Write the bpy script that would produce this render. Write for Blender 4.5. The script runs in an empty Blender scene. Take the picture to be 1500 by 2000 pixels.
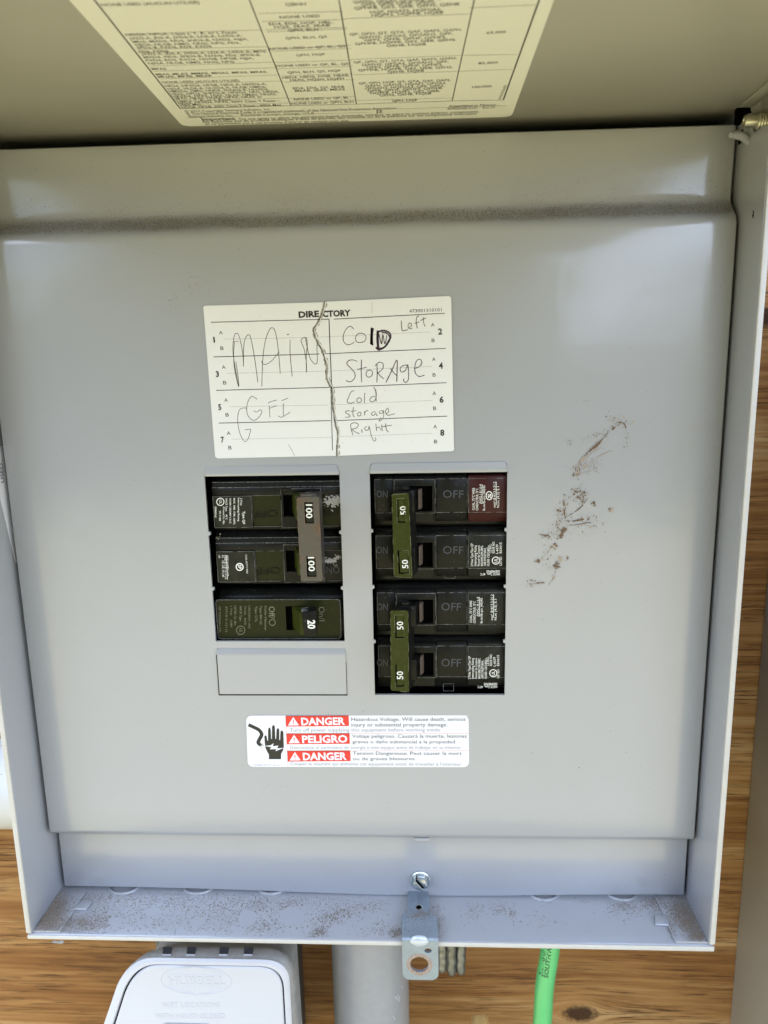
import bpy, bmesh, math, random
from mathutils import Vector, Matrix
random.seed(7)
scene = bpy.context.scene
col = scene.collection
# ------------------------------------------------------------------ camera
F = 1500.0                                   # focal length in photo pixels (photo is 1500 x 2000)
CAM = Vector((22.92, -329.35, 102.04))       # millimetres; all shapes below are written in mm
pi_, ya, ro = -.20278, .04959, .02033
RM = (Matrix.Rotation(ya, 3, 'Z') @ Matrix.Rotation(pi_, 3, 'X') @ Matrix.Rotation(ro, 3, 'Y'))
cd = bpy.data.cameras.new('camera'); cam = bpy.data.objects.new('camera', cd); col.objects.link(cam)
cd.sensor_fit = 'HORIZONTAL'; cd.sensor_width = 36; cd.lens = 36.0 * F / 1500.0
cd.clip_start = .005; cd.clip_end = 2000
m3 = Matrix((RM.col[0], RM.col[2], -RM.col[1])).transposed()
cam.matrix_world = Matrix.Translation(CAM * .001) @ m3.to_4x4()
cd.dof.use_dof = True; cd.dof.focus_distance = .345; cd.dof.aperture_fstop = 20
scene.camera = cam
# ------------------------------------------------------------------ world, sun, exposure
SUN_EL, SUN_ROT = math.radians(58), math.radians(-14)
w = bpy.data.worlds.new("World"); scene.world = w; w.use_nodes = True
nt = w.node_tree; nt.nodes.clear()
out = nt.nodes.new('ShaderNodeOutputWorld'); bg = nt.nodes.new('ShaderNodeBackground')
sky = nt.nodes.new('ShaderNodeTexSky'); sky.sky_type = 'NISHITA'; sky.sun_disc = False
sky.sun_elevation = SUN_EL; sky.sun_rotation = SUN_ROT; sky.air_density = 1.0; sky.dust_density = 2.0
bg.inputs['Strength'].default_value = .15
tc = nt.nodes.new('ShaderNodeTexCoord'); nz = nt.nodes.new('ShaderNodeTexNoise'); nz.inputs['Scale'].default_value = 2.2; nz.inputs['Detail'].default_value = 5
cr_ = nt.nodes.new('ShaderNodeValToRGB'); cr_.color_ramp.elements[0].position = .40; cr_.color_ramp.elements[1].position = .62
mx = nt.nodes.new('ShaderNodeMix'); mx.data_type = 'RGBA'; mx.inputs['B'].default_value = (13.0, 15.2, 20.0, 1)
nt.links.new(tc.outputs['Generated'], nz.inputs['Vector']); nt.links.new(nz.outputs['Fac'], cr_.inputs['Fac'])
nt.links.new(cr_.outputs['Color'], mx.inputs['Factor']); nt.links.new(sky.outputs['Color'], mx.inputs['A'])
nt.links.new(mx.outputs['Result'], bg.inputs['Color']); nt.links.new(bg.outputs['Background'], out.inputs['Surface'])
sd = bpy.data.lights.new('sun', 'SUN'); sd.energy = 5.0; sd.angle = math.radians(.53); sd.color = (1, .95, .87)
sun = bpy.data.objects.new('sun', sd); col.objects.link(sun); sun.location = (0, 3, 5)
sdir = Vector((math.sin(SUN_ROT) * math.cos(SUN_EL), math.cos(SUN_ROT) * math.cos(SUN_EL), math.sin(SUN_EL)))
sun.rotation_euler = (-sdir).to_track_quat('-Z', 'Y').to_euler()
scene.view_settings.view_transform = 'Standard'; scene.view_settings.look = 'None'
scene.view_settings.exposure = 1.2; scene.view_settings.gamma = 1.0

# ------------------------------------------------------------------ materials
def mat(name, rgb, rough=.5, metal=0, noise=None, bump=None, spec=.5, coat=0, speck=None, stain=None):
    """rgb base; noise=(scale, amount, rgb2); bump=(scale, strength, dist_mm); speck=(scale, radius, rgb)"""
    m = bpy.data.materials.new(name); m.use_nodes = True; t = m.node_tree; b = t.nodes['Principled BSDF']
    b.inputs['Base Color'].default_value = (*rgb, 1); b.inputs['Roughness'].default_value = rough
    b.inputs['Metallic'].default_value = metal; b.inputs['Specular IOR Level'].default_value = spec
    b.inputs['Coat Weight'].default_value = coat; b.inputs['Coat Roughness'].default_value = .13
    L = t.links.new; geo = t.nodes.new('ShaderNodeNewGeometry'); pos = geo.outputs['Position']
    cur = None
    def mixc(fac, a, c):
        n = t.nodes.new('ShaderNodeMix'); n.data_type = 'RGBA'
        if hasattr(fac, 'links'): L(fac, n.inputs['Factor'])
        else: n.inputs['Factor'].default_value = fac
        if a is None: n.inputs['A'].default_value = (*rgb, 1)
        else: L(a, n.inputs['A'])
        n.inputs['B'].default_value = (*c, 1); return n.outputs['Result']
    def mr(src, a, b_, c, d):
        n = t.nodes.new('ShaderNodeMapRange'); n.inputs[1].default_value = a; n.inputs[2].default_value = b_
        n.inputs[3].default_value = c; n.inputs[4].default_value = d; L(src, n.inputs[0]); return n.outputs[0]
    def nzn(sc, det=4, vec=None):
        n = t.nodes.new('ShaderNodeTexNoise'); n.inputs['Scale'].default_value = sc; n.inputs['Detail'].default_value = det
        L(vec or pos, n.inputs['Vector']); return n.outputs['Fac']
    for nn in ([noise] if noise and not isinstance(noise, list) else (noise or [])):
        cur = mixc(mr(nzn(nn[0]), nn[3] if len(nn) > 3 else .35, nn[4] if len(nn) > 4 else .7, 0, nn[1]), cur, nn[2])
    for sp in ([speck] if speck and not isinstance(speck, list) else (speck or [])):
        v = t.nodes.new('ShaderNodeTexVoronoi'); v.inputs['Scale'].default_value = sp[0]; L(pos, v.inputs['Vector'])
        d = mr(v.outputs['Distance'], sp[1] * .6, sp[1], 1, 0)
        # only a share of the cells carries a fleck
        sx = t.nodes.new('ShaderNodeSeparateColor'); L(v.outputs['Color'], sx.inputs[0])
        k = mr(sx.outputs[0], 1 - sp[3], 1 - sp[3] + .02, 0, 1)
        mu = t.nodes.new('ShaderNodeMath'); mu.operation = 'MULTIPLY'; L(d, mu.inputs[0]); L(k, mu.inputs[1])
        cur = mixc(mu.outputs[0], cur, sp[2])
    if cur is not None: L(cur, b.inputs['Base Color'])
    if bump:
        bn = t.nodes.new('ShaderNodeBump'); bn.inputs['Strength'].default_value = bump[1]; bn.inputs['Distance'].default_value = bump[2] * .001
        L(nzn(bump[0], 3), bn.inputs['Height']); L(bn.outputs[0], b.inputs['Normal'])
    return m
M = {}
PAINT = (.290, .298, .318)
M['paint'] = mat('grey_enamel', PAINT, .30, noise=[(9, .12, (.265, .268, .275)), (60, .08, (.245, .245, .245))], bump=(900, .05, .10), coat=1.0,
                 speck=[(620, .11, (.13, .11, .08), .09), (300, .09, (.19, .17, .14), .05)])
def dust(m):
    t = m.node_tree; L = t.links.new; b = t.nodes['Principled BSDF']; src = b.inputs['Base Color'].links[0].from_socket
    geo = t.nodes.new('ShaderNodeNewGeometry'); sp = t.nodes.new('ShaderNodeSeparateXYZ'); L(geo.outputs['Position'], sp.inputs[0])
    def nz_(sc):
        n = t.nodes.new('ShaderNodeTexNoise'); n.inputs['Scale'].default_value = sc; n.inputs['Detail'].default_value = 4; L(geo.outputs['Position'], n.inputs['Vector']); return n.outputs['Fac']
    def mr(src_, a, b_, c, d):
        n = t.nodes.new('ShaderNodeMapRange'); n.interpolation_type = 'SMOOTHSTEP'; n.inputs[1].default_value = a; n.inputs[2].default_value = b_; n.inputs[3].default_value = c; n.inputs[4].default_value = d; L(src_, n.inputs[0]); return n.outputs[0]
    def mm(op, a, b_):
        n = t.nodes.new('ShaderNodeMath'); n.operation = op
        for i, k in enumerate((a, b_)):
            if hasattr(k, 'links'): L(k, n.inputs[i])
            else: n.inputs[i].default_value = k
        return n.outputs[0]
    z = mm('ADD', sp.outputs[2], mm('MULTIPLY', mm('SUBTRACT', nz_(60), .5), .004))
    band = mm('MULTIPLY', mr(z, .1535, .1555, 0, 1), mr(z, .1580, .1612, 1, 0))
    wide = mm('MULTIPLY', mm('MULTIPLY', mr(z, .158, .161, 0, 1), mr(z, .161, .178, .35, 0)), mr(nz_(30), .45, .65, 0, 1))
    f = mm('MAXIMUM', mm('MULTIPLY', band, mr(nz_(45), .3, .7, .14, .44)), mm('MULTIPLY', mm('MAXIMUM', band, wide), mr(nz_(2300), .52, .58, 0, .95)))
    x = t.nodes.new('ShaderNodeMix'); x.data_type = 'RGBA'; L(f, x.inputs['Factor']); L(src, x.inputs['A']); x.inputs['B'].default_value = (.13, .112, .085, 1); L(x.outputs['Result'], b.inputs['Base Color'])
    b2 = t.nodes.new('ShaderNodeBump'); b2.inputs['Strength'].default_value = .6; b2.inputs['Distance'].default_value = .0011; L(nz_(13), b2.inputs['Height'])
    b1 = b.inputs['Normal'].links[0].from_node; L(b2.outputs[0], b1.inputs['Normal']); cb = b.inputs['Coat Normal']; L(b1.outputs[0], cb)
    r = mr(f, 0, .7, .30, .75); L(r, b.inputs['Roughness']); c = mr(band, 0, .5, 1.0, 0); L(c, b.inputs['Coat Weight'])
    return m
M['cover_paint'] = dust(mat('grey_enamel_cover', PAINT, .30, noise=[(9, .12, (.265, .268, .275)), (60, .08, (.245, .245, .245))], bump=(900, .05, .10), coat=1.0,
                 speck=[(620, .11, (.13, .11, .08), .09), (300, .09, (.19, .17, .14), .05)]))
M['paint_dusty'] = mat('dusty_grey_enamel', (.26, .25, .22), .6, noise=[(500, .7, (.16, .14, .11)), (2500, .8, (.08, .065, .05))], bump=(2500, .3, .15))
M['paint_lid_bounce'] = mat('grey_enamel_lid_bounce', (.37, .355, .31), .32, noise=(12, .15, (.34, .32, .27)), bump=(700, .06, .12), coat=.15, speck=(200, .06, (.1, .08, .06), .25))  # same enamel as the box, lightened and warmed to carry bounce light
M['rim'] = mat('grey_enamel_rim_highlight', (.46, .45, .425), .4, noise=(300, .3, (.40, .36, .30)))  # lighter than the enamel: sky highlight on the hems put into the colour
M['black'] = mat('black_plastic', (.006, .006, .005), .34, noise=[(300, .25, (.014, .014, .013))], bump=(1500, .15, .1), speck=[(900, .17, (.20, .19, .17), .16), (1800, .2, (.12, .12, .11), .14)], spec=.15)
M['black2'] = mat('charcoal_plastic', (.008, .008, .006), .36, noise=[(200, .25, (.016, .016, .016))], bump=(1800, .2, .1), speck=[(1100, .17, (.17, .16, .14), .12)], spec=.15)
M['edge'] = mat('scuffed_plastic_edge', (.20, .20, .18), .6, noise=(900, .9, (.02, .02, .02)))
M['slot'] = mat('shaded_slot', (.035, .037, .042), .8)
M['rim_worn'] = mat('worn_edge_highlight', (.20, .20, .10), .5, noise=(900, .8, (.05, .06, .02)))
M['rust_worn'] = mat('rusty_edge', (.22, .12, .06), .6, noise=(700, .8, (.10, .085, .07)))
M['moulded'] = mat('dusty_moulding', (.055, .06, .075), .6, noise=(1400, .8, (.012, .012, .012)))
M['void'] = mat('unlit_interior', (.002, .002, .002), 1, spec=0)
M['olive'] = mat('plastic_olive_reflection', (.023, .029, .003), .32, noise=[(400, .4, (.045, .05, .012))], bump=(1200, .1, .1), speck=(1300, .16, (.25, .24, .18), .07), spec=.15)  # black plastic with a green ground reflection put into its base colour
M['olive_dark'] = mat('plastic_dark_olive_reflection', (.013, .0155, .0035), .30, noise=[(300, .4, (.009, .010, .005))], speck=(1300, .16, (.2, .19, .15), .07), spec=.15)  # dimmer version of the same painted-in green reflection
M['maroon'] = mat('maroon_label', (.040, .010, .009), .35, noise=(300, .5, (.035, .016, .013)), spec=.15)
M['labelblack'] = mat('black_label', (.012, .013, .009), .36, noise=(300, .5, (.03, .028, .024)), spec=.15)
M['worn'] = mat('worn_brown_handle', (.085, .075, .064), .38, metal=.35, noise=[(140, .7, (.13, .062, .028), .5, .72), (420, .5, (.06, .06, .05))], bump=(900, .3, .15), speck=(900, .16, (.4, .38, .33), .08))
M['brownpl'] = mat('brown_toggle', (.10, .075, .055), .4, noise=(500, .5, (.07, .05, .04)))
M['white_ink'] = mat('white_ink', (.72, .72, .66), .6)
M['grey_ink'] = mat('worn_grey_ink', (.17, .17, .11), .6, noise=(1500, .5, (.07, .07, .04)))
M['paper'] = mat('white_sticker', (.63, .63, .63), .45, noise=[(40, .10, (.58, .575, .55)), (15, .12, (.64, .63, .56))], bump=(400, .04, .2))
M['lidpaper'] = mat('cream_sticker', (.72, .71, .65), .45, noise=(20, .1, (.66, .64, .56)))
M['labelwhite'] = mat('white_vinyl', (.66, .66, .70), .38)
M['red'] = mat('red_ink', (.62, .028, .020), .42)
M['pink'] = mat('pink_line', (.75, .35, .33), .5)
M['ink'] = mat('black_ink', (.012, .012, .012), .5)
M['ink_soft'] = mat('dark_print', (.03, .027, .02), .5)
M['ink_grey'] = mat('grey_print', (.20, .20, .21), .5)
M['pen'] = mat('pen_ink', (.045, .04, .035), .5)
M['pen2'] = mat('marker_ink', (.035, .01, .03), .5)
M['pencil'] = mat('pencil', (.14, .13, .11), .55)
M['dots'] = mat('dotted_print', (.16, .15, .14), .5)
M['tear'] = mat('torn_paper_core', (.38, .36, .31), .9, noise=(1500, .8, (.14, .12, .10)), bump=(2500, .6, .3))
M['zinc'] = mat('zinc_plate', (.27, .33, .39), .40, metal=.5, noise=[(120, .5, (.22, .27, .32)), (900, .3, (.22, .21, .19))], bump=(1500, .2, .1))
M['zinc_bright'] = mat('bright_zinc', (.50, .53, .54), .25, metal=.95, noise=(200, .3, (.6, .65, .62)))
M['zinc_pale'] = mat('polished_zinc', (.46, .50, .55), .3, metal=.35)
M['rust'] = mat('rust_ring', (.25, .16, .11), .7, metal=.2, noise=[(1500, .8, (.36, .34, .32))], bump=(2000, .5, .2))
M['cast'] = mat('cast_zinc', (.24, .25, .27), .28, metal=.8, noise=[(150, .8, (.13, .13, .12)), (60, .4, (.26, .25, .21))], bump=(450, .8, .25))
M['bolt'] = mat('steel_bolt', (.45, .43, .33), .3, metal=.9)
M['brass'] = mat('brass', (.90, .62, .24), .35, metal=.5, noise=(300, .4, (.45, .25, .08)))
M['pvc'] = mat('grey_pvc', (.25, .25, .26), .35, noise=[(25, .2, (.28, .28, .28)), (220, .08, (.5, .5, .5))], coat=.1)
M['pvc_white'] = mat('white_pvc', (.50, .50, .50), .4, noise=[(40, .3, (.62, .60, .46))], speck=(500, .2, (.25, .2, .1), .2))
M['white_plastic'] = mat('white_plastic', (.46, .465, .50), .35, coat=.1, speck=(300, .06, (.3, .28, .25), .15))
M['dirty_plastic'] = mat('dirty_grey_plastic', (.36, .355, .345), .6, noise=[(150, .7, (.24, .225, .20)), (1500, .4, (.16, .14, .12))])
M['box_grey'] = mat('grey_box_shaded', (.10, .11, .11), .6, noise=(60, .3, (.07, .075, .07)))  # base colour darkened to carry the shadow under the ledge
M['green'] = mat('green_insulation', (.10, .46, .15), .28, noise=(120, .15, (.07, .38, .13)), coat=.15)
M['cabinet'] = mat('taupe_enamel', (.34, .32, .27), .40, noise=(18, .2, (.26, .245, .20)), bump=(600, .06, .12))
M['mud'] = mat('dried_mud', (.13, .08, .045), .9, noise=(900, .6, (.12, .075, .045)))
M['mud2'] = mat('thin_mud_film', (.34, .28, .22), .8, noise=(1200, .6, (.24, .19, .15)))
M['sand'] = mat('sand_grains', (.26, .21, .16), .85, noise=[(2600, .9, (.10, .075, .055)), (1900, .6, (.46, .41, .34), .5, .75)])
M['soil'] = mat('dark_specks', (.11, .085, .06), .9, noise=(2600, .7, (.22, .18, .14)))
# plywood: stretched horizontal grain with knots
def wood_material():
    m = bpy.data.materials.new('stained_plywood'); m.use_nodes = True; t = m.node_tree; b = t.nodes['Principled BSDF']; L = t.links.new
    geo = t.nodes.new('ShaderNodeNewGeometry'); pos = geo.outputs['Position']
    def node(k, **kw):
        n = t.nodes.new(k)
        for a, v in kw.items(): setattr(n, a, v)
        return n
    def math_(op, a, b_=None):
        n = node('ShaderNodeMath', operation=op)
        for i, s in enumerate((a, b_)):
            if s is None: continue
            if hasattr(s, 'links'): L(s, n.inputs[i])
            else: n.inputs[i].default_value = s
        return n.outputs[0]
    def mr(src, a, b_, c, d):
        n = t.nodes.new('ShaderNodeMapRange'); n.inputs[1].default_value = a; n.inputs[2].default_value = b_
        n.inputs[3].default_value = c; n.inputs[4].default_value = d; L(src, n.inputs[0]); return n.outputs[0]
    sep = node('ShaderNodeSeparateXYZ'); L(pos, sep.inputs[0]); X, Z = sep.outputs[0], sep.outputs[2]
    knots = [(.1215, -.3165, .0085), (-.236, -.082, .010), (.2045, .117, .007), (.45, -.1, .012), (-.5, .15, .014), (.3, .4, .012), (-.35, -.38, .011)]
    dz = None; ks = None
    for kx, kz, r in knots:                       # grain lines bend round each knot
        ax = math_('MULTIPLY', math_('SUBTRACT', X, kx), .55); az = math_('SUBTRACT', Z, kz)
        d2 = math_('ADD', math_('MULTIPLY', ax, ax), math_('MULTIPLY', az, az))
        g = math_('DIVIDE', r * r, math_('ADD', d2, r * r * .6))
        off = math_('MULTIPLY', g, math_('MULTIPLY', az, -1.1)); dz = off if dz is None else math_('ADD', dz, off)
        kk = mr(math_('SQRT', d2), r * .3, r * 1.0, 1, 0); ks = kk if ks is None else math_('MAXIMUM', ks, kk)
    Z2 = math_('ADD', Z, dz)
    def grain(sx, sz, det, seed, dist=0.0):
        c = node('ShaderNodeCombineXYZ'); L(math_('MULTIPLY', X, sx), c.inputs[0]); c.inputs[1].default_value = seed; L(math_('MULTIPLY', Z2, sz), c.inputs[2])
        n = node('ShaderNodeTexNoise'); n.inputs['Scale'].default_value = 1; n.inputs['Detail'].default_value = det; n.inputs['Distortion'].default_value = dist
        L(c.outputs[0], n.inputs['Vector']); return n.outputs['Fac']
    r1 = node('ShaderNodeValToRGB'); e = r1.color_ramp.elements
    e[0].position = .30; e[0].color = (.14, .056, .016, 1); e[1].position = .70; e[1].color = (.49, .32, .15, 1)
    k = e.new(.44); k.color = (.235, .105, .032, 1); k = e.new(.56); k.color = (.35, .185, .066, 1)
    L(math_('ADD', math_('MULTIPLY', grain(2.2, 30, 4, 3.1, .6), .60), math_('MULTIPLY', grain(10, 330, 5, 8.2), .42)), r1.inputs[0])
    fine = mr(grain(42, 2300, 3, 1.7), .555, .61, 0, .95); fine = math_('MULTIPLY', fine, mr(grain(14, 60, 2, 6.0), .40, .55, .15, 1))
    mx = node('ShaderNodeMix', data_type='RGBA'); L(fine, mx.inputs['Factor']); L(r1.outputs[0], mx.inputs['A']); mx.inputs['B'].default_value = (.05, .02, .008, 1)
    mk = node('ShaderNodeMix', data_type='RGBA'); 
    kn = node('ShaderNodeTexNoise'); kn.inputs['Scale'].default_value = 420; kn.inputs['Detail'].default_value = 4; L(pos, kn.inputs['Vector'])
    L(math_('MULTIPLY', mr(math_('ADD', ks, math_('MULTIPLY', math_('SUBTRACT', kn.outputs['Fac'], .5), .9)), .2, .75, 0, 1), .93), mk.inputs['Factor'])
    L(mx.outputs['Result'], mk.inputs['A']); mk.inputs['B'].default_value = (.035, .014, .008, 1)
    L(mk.outputs['Result'], b.inputs['Base Color']); b.inputs['Roughness'].default_value = .6; b.inputs['Specular IOR Level'].default_value = .18
    bn = node('ShaderNodeBump'); bn.inputs['Strength'].default_value = .5; bn.inputs['Distance'].default_value = .0004
    L(math_('SUBTRACT', grain(42, 2300, 3, 1.7), fine), bn.inputs['Height']); L(bn.outputs[0], b.inputs['Normal'])
    return m
M['wood'] = wood_material()
M['leaves'] = mat('olive_leaves', (.085, .095, .028), .6, noise=[(1.5, .7, (.05, .06, .018)), (.6, .6, (.13, .115, .05))])
def ground_material():
    m = mat('dry_ground', (.42, .36, .195), .95, noise=[(3.0, .7, (.36, .30, .14)), (.5, .5, (.25, .26, .08))], bump=(40, .6, 30)); return m
M['ground'] = ground_material()

# ------------------------------------------------------------------ helpers (mm)
WORLD = {}
def tag(o, label=None, cat=None, group=None, kind=None):
    if label: o['label'] = label
    if cat: o['category'] = cat
    if group: o['group'] = group
    if kind: o['kind'] = kind
    return o
def thing(name, label, cat, loc, group=None):
    o = bpy.data.objects.new(name, None); col.objects.link(o); o.empty_display_size = .02
    o.location = Vector(loc) * .001; WORLD[o.name] = Vector(loc); return tag(o, label, cat, group)
def build(name, bm, mats, parent=None, smooth=35, solid=None, bevel=None):
    """turn a bmesh written in world mm into one object whose origin is the centre of its bounds"""
    bm.normal_update()
    vs = [v.co for v in bm.verts]
    c = Vector([(min(v[i] for v in vs) + max(v[i] for v in vs)) / 2 for i in range(3)])
    for v in bm.verts: v.co = (v.co - c) * .001
    me = bpy.data.meshes.new(name); bm.to_mesh(me); bm.free()
    for k in (mats if isinstance(mats, (list, tuple)) else [mats]): me.materials.append(M[k])
    if smooth:
        me.polygons.foreach_set('use_smooth', [True] * len(me.polygons)); me.set_sharp_from_angle(angle=math.radians(smooth))
    o = bpy.data.objects.new(name, me); col.objects.link(o); WORLD[o.name] = c
    if parent: o.parent = parent; o.location = (c - WORLD[parent.name]) * .001
    else: o.location = c * .001
    if solid:
        cnt = [0] * len(me.edges); li = {}
        for pl_ in me.polygons:
            for ek in pl_.edge_keys: li[ek] = li.get(ek, 0) + 1
        at_ = me.attributes.get('sharp_edge') or me.attributes.new('sharp_edge', 'BOOLEAN', 'EDGE')
        for e_ in me.edges:
            if li.get(tuple(sorted(e_.vertices)), li.get(e_.key, 0)) == 1: at_.data[e_.index].value = True
        s = o.modifiers.new('solid', 'SOLIDIFY'); s.thickness = solid * .001; s.offset = -1
    if bevel:
        s = o.modifiers.new('bevel', 'BEVEL'); s.width = bevel * .001; s.segments = 2; s.limit_method = 'ANGLE'; s.angle_limit = math.radians(50)
    return o
def BM(): return bmesh.new()
def box(bm, x0, x1, y0, y1, z0, z1, bev=0, seg=2, mi=0):
    vs = [bm.verts.new((x, y, z)) for x in (x0, x1) for y in (y0, y1) for z in (z0, z1)]
    fs = [bm.faces.new([vs[i] for i in f]) for f in ((0, 1, 3, 2), (4, 6, 7, 5), (0, 4, 5, 1), (2, 3, 7, 6), (0, 2, 6, 4), (1, 5, 7, 3))]
    for f in fs: f.material_index = mi
    if bev:
        es = list({e for f in fs for e in f.edges})
        r = bmesh.ops.bevel(bm, geom=es, offset=bev, segments=seg, affect='EDGES', profile=.5)
        for f in r['faces']: f.material_index = mi
    bmesh.ops.recalc_face_normals(bm, faces=[f for f in bm.faces])
def prism(bm, pts, d, mi=0, bev=0, seg=2):
    """extrude the 3-D polygon pts along vector d"""
    d = Vector(d); a = [bm.verts.new(p) for p in pts]; b = [bm.verts.new(Vector(p) + d) for p in pts]; n = len(pts)
    fs = [bm.faces.new(a), bm.faces.new(b[::-1])] + [bm.faces.new((a[i], b[i], b[(i + 1) % n], a[(i + 1) % n])) for i in range(n)]
    for f in fs: f.material_index = mi
    bmesh.ops.recalc_face_normals(bm, faces=fs)
    if bev:
        r = bmesh.ops.bevel(bm, geom=list({e for f in fs for e in f.edges}), offset=bev, segments=seg, affect='EDGES', profile=.5)
        for f in r['faces']: f.material_index = mi
def rrect(x0, x1, z0, z1, r, n=6):
    p = []
    for cx, cz, a in ((x1 - r, z1 - r, 0), (x0 + r, z1 - r, 90), (x0 + r, z0 + r, 180), (x1 - r, z0 + r, 270)):
        for i in range(n + 1):
            t = math.radians(a + 90 * i / n); p.append((cx + r * math.cos(t), cz + r * math.sin(t)))
    return p
def cyl(bm, c, axis, r, h, n=24, r2=None, mi=0, caps=True):
    axis = Vector(axis).normalized(); q = axis.to_track_quat('Z', 'Y'); c = Vector(c); r2 = r if r2 is None else r2
    a = [bm.verts.new(c + q @ Vector((r * math.cos(2 * math.pi * i / n), r * math.sin(2 * math.pi * i / n), 0))) for i in range(n)]
    b = [bm.verts.new(c + q @ Vector((r2 * math.cos(2 * math.pi * i / n), r2 * math.sin(2 * math.pi * i / n), h))) for i in range(n)]
    fs = [bm.faces.new((a[i], a[(i + 1) % n], b[(i + 1) % n], b[i])) for i in range(n)]
    if caps: fs += [bm.faces.new(a[::-1]), bm.faces.new(b)]
    for f in fs: f.material_index = mi
def lathe(bm, c, axis, prof, n=32, mi=0):
    """prof: list of (radius, height) along axis"""
    axis = Vector(axis).normalized(); q = axis.to_track_quat('Z', 'Y'); c = Vector(c); rings = []
    for r, h in prof:
        rings.append([bm.verts.new(c + q @ Vector((r * math.cos(2 * math.pi * i / n), r * math.sin(2 * math.pi * i / n), h))) for i in range(n)])
    for A, B in zip(rings, rings[1:]):
        for i in range(n):
            f = bm.faces.new((A[i], A[(i + 1) % n], B[(i + 1) % n], B[i])); f.material_index = mi
def tube(bm, pts, rad, n=20, mi=0, caps=True):
    rings = []; pts = [Vector(p) for p in pts]
    for i, p in enumerate(pts):
        t = (pts[min(i + 1, len(pts) - 1)] - pts[max(i - 1, 0)]).normalized(); u = t.cross(Vector((0, 1, 0)))
        if u.length < .1: u = t.cross(Vector((1, 0, 0)))
        u.normalize(); v = t.cross(u); r = rad(i) if callable(rad) else rad
        rings.append([bm.verts.new(p + (u * math.cos(2 * math.pi * k / n) + v * math.sin(2 * math.pi * k / n)) * r) for k in range(n)])
    for A, B in zip(rings, rings[1:]):
        for k in range(n): bm.faces.new((A[k], A[(k + 1) % n], B[(k + 1) % n], B[k])).material_index = mi
    if caps: bm.faces.new(rings[0][::-1]); bm.faces.new(rings[-1])
    bmesh.ops.recalc_face_normals(bm, faces=bm.faces[:])
def ray(u, v):
    return RM @ Vector(((u - 750) / F, 1, -(v - 1000) / F))
def at(u, v, p0=(0, 0, 0), n=(0, -1, 0)):
    """the measured spot of photo pixel (u,v) on a real surface plane"""
    d = ray(u, v); n = Vector(n); t = (Vector(p0) - CAM).dot(n) / d.dot(n); return CAM + d * t
def on(u, v, y=0.0): return at(u, v, (0, y, 0))
def onz(u, v, z): return at(u, v, (0, 0, z), (0, 0, 1))
_g = {}
def glyphs(s, bold=0.0):
    """triangulated flat outline of a string, normalised to cap height 1"""
    k = (s, bold)
    if k in _g: return _g[k]
    cu = bpy.data.curves.new('t', 'FONT'); cu.body = s; cu.resolution_u = 2; cu.offset = bold; cu.fill_mode = 'FRONT'
    ob = bpy.data.objects.new('t', cu); me = ob.to_mesh()
    vs = [(v.co.x, v.co.y) for v in me.vertices]; fs = [tuple(p.vertices) for p in me.polygons]
    ob.to_mesh_clear(); bpy.data.objects.remove(ob); bpy.data.curves.remove(cu)
    _g[k] = (vs, fs); return _g[k]
CAP = max(v[1] for v in glyphs('H')[0])
def catmull(p, n=5):
    if len(p) < 3: return p
    q = [p[0]] + list(p) + [p[-1]]; o = []
    for i in range(1, len(q) - 2):
        a, b, c, d = q[i - 1:i + 3]
        for k in range(n):
            t = k / n
            o.append(tuple(.5 * (2 * b[j] + (c[j] - a[j]) * t + (2 * a[j] - 5 * b[j] + 4 * c[j] - d[j]) * t * t + (3 * b[j] - a[j] - 3 * c[j] + d[j]) * t ** 3) for j in range(2)))
    o.append(tuple(p[-1])); return o
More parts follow.
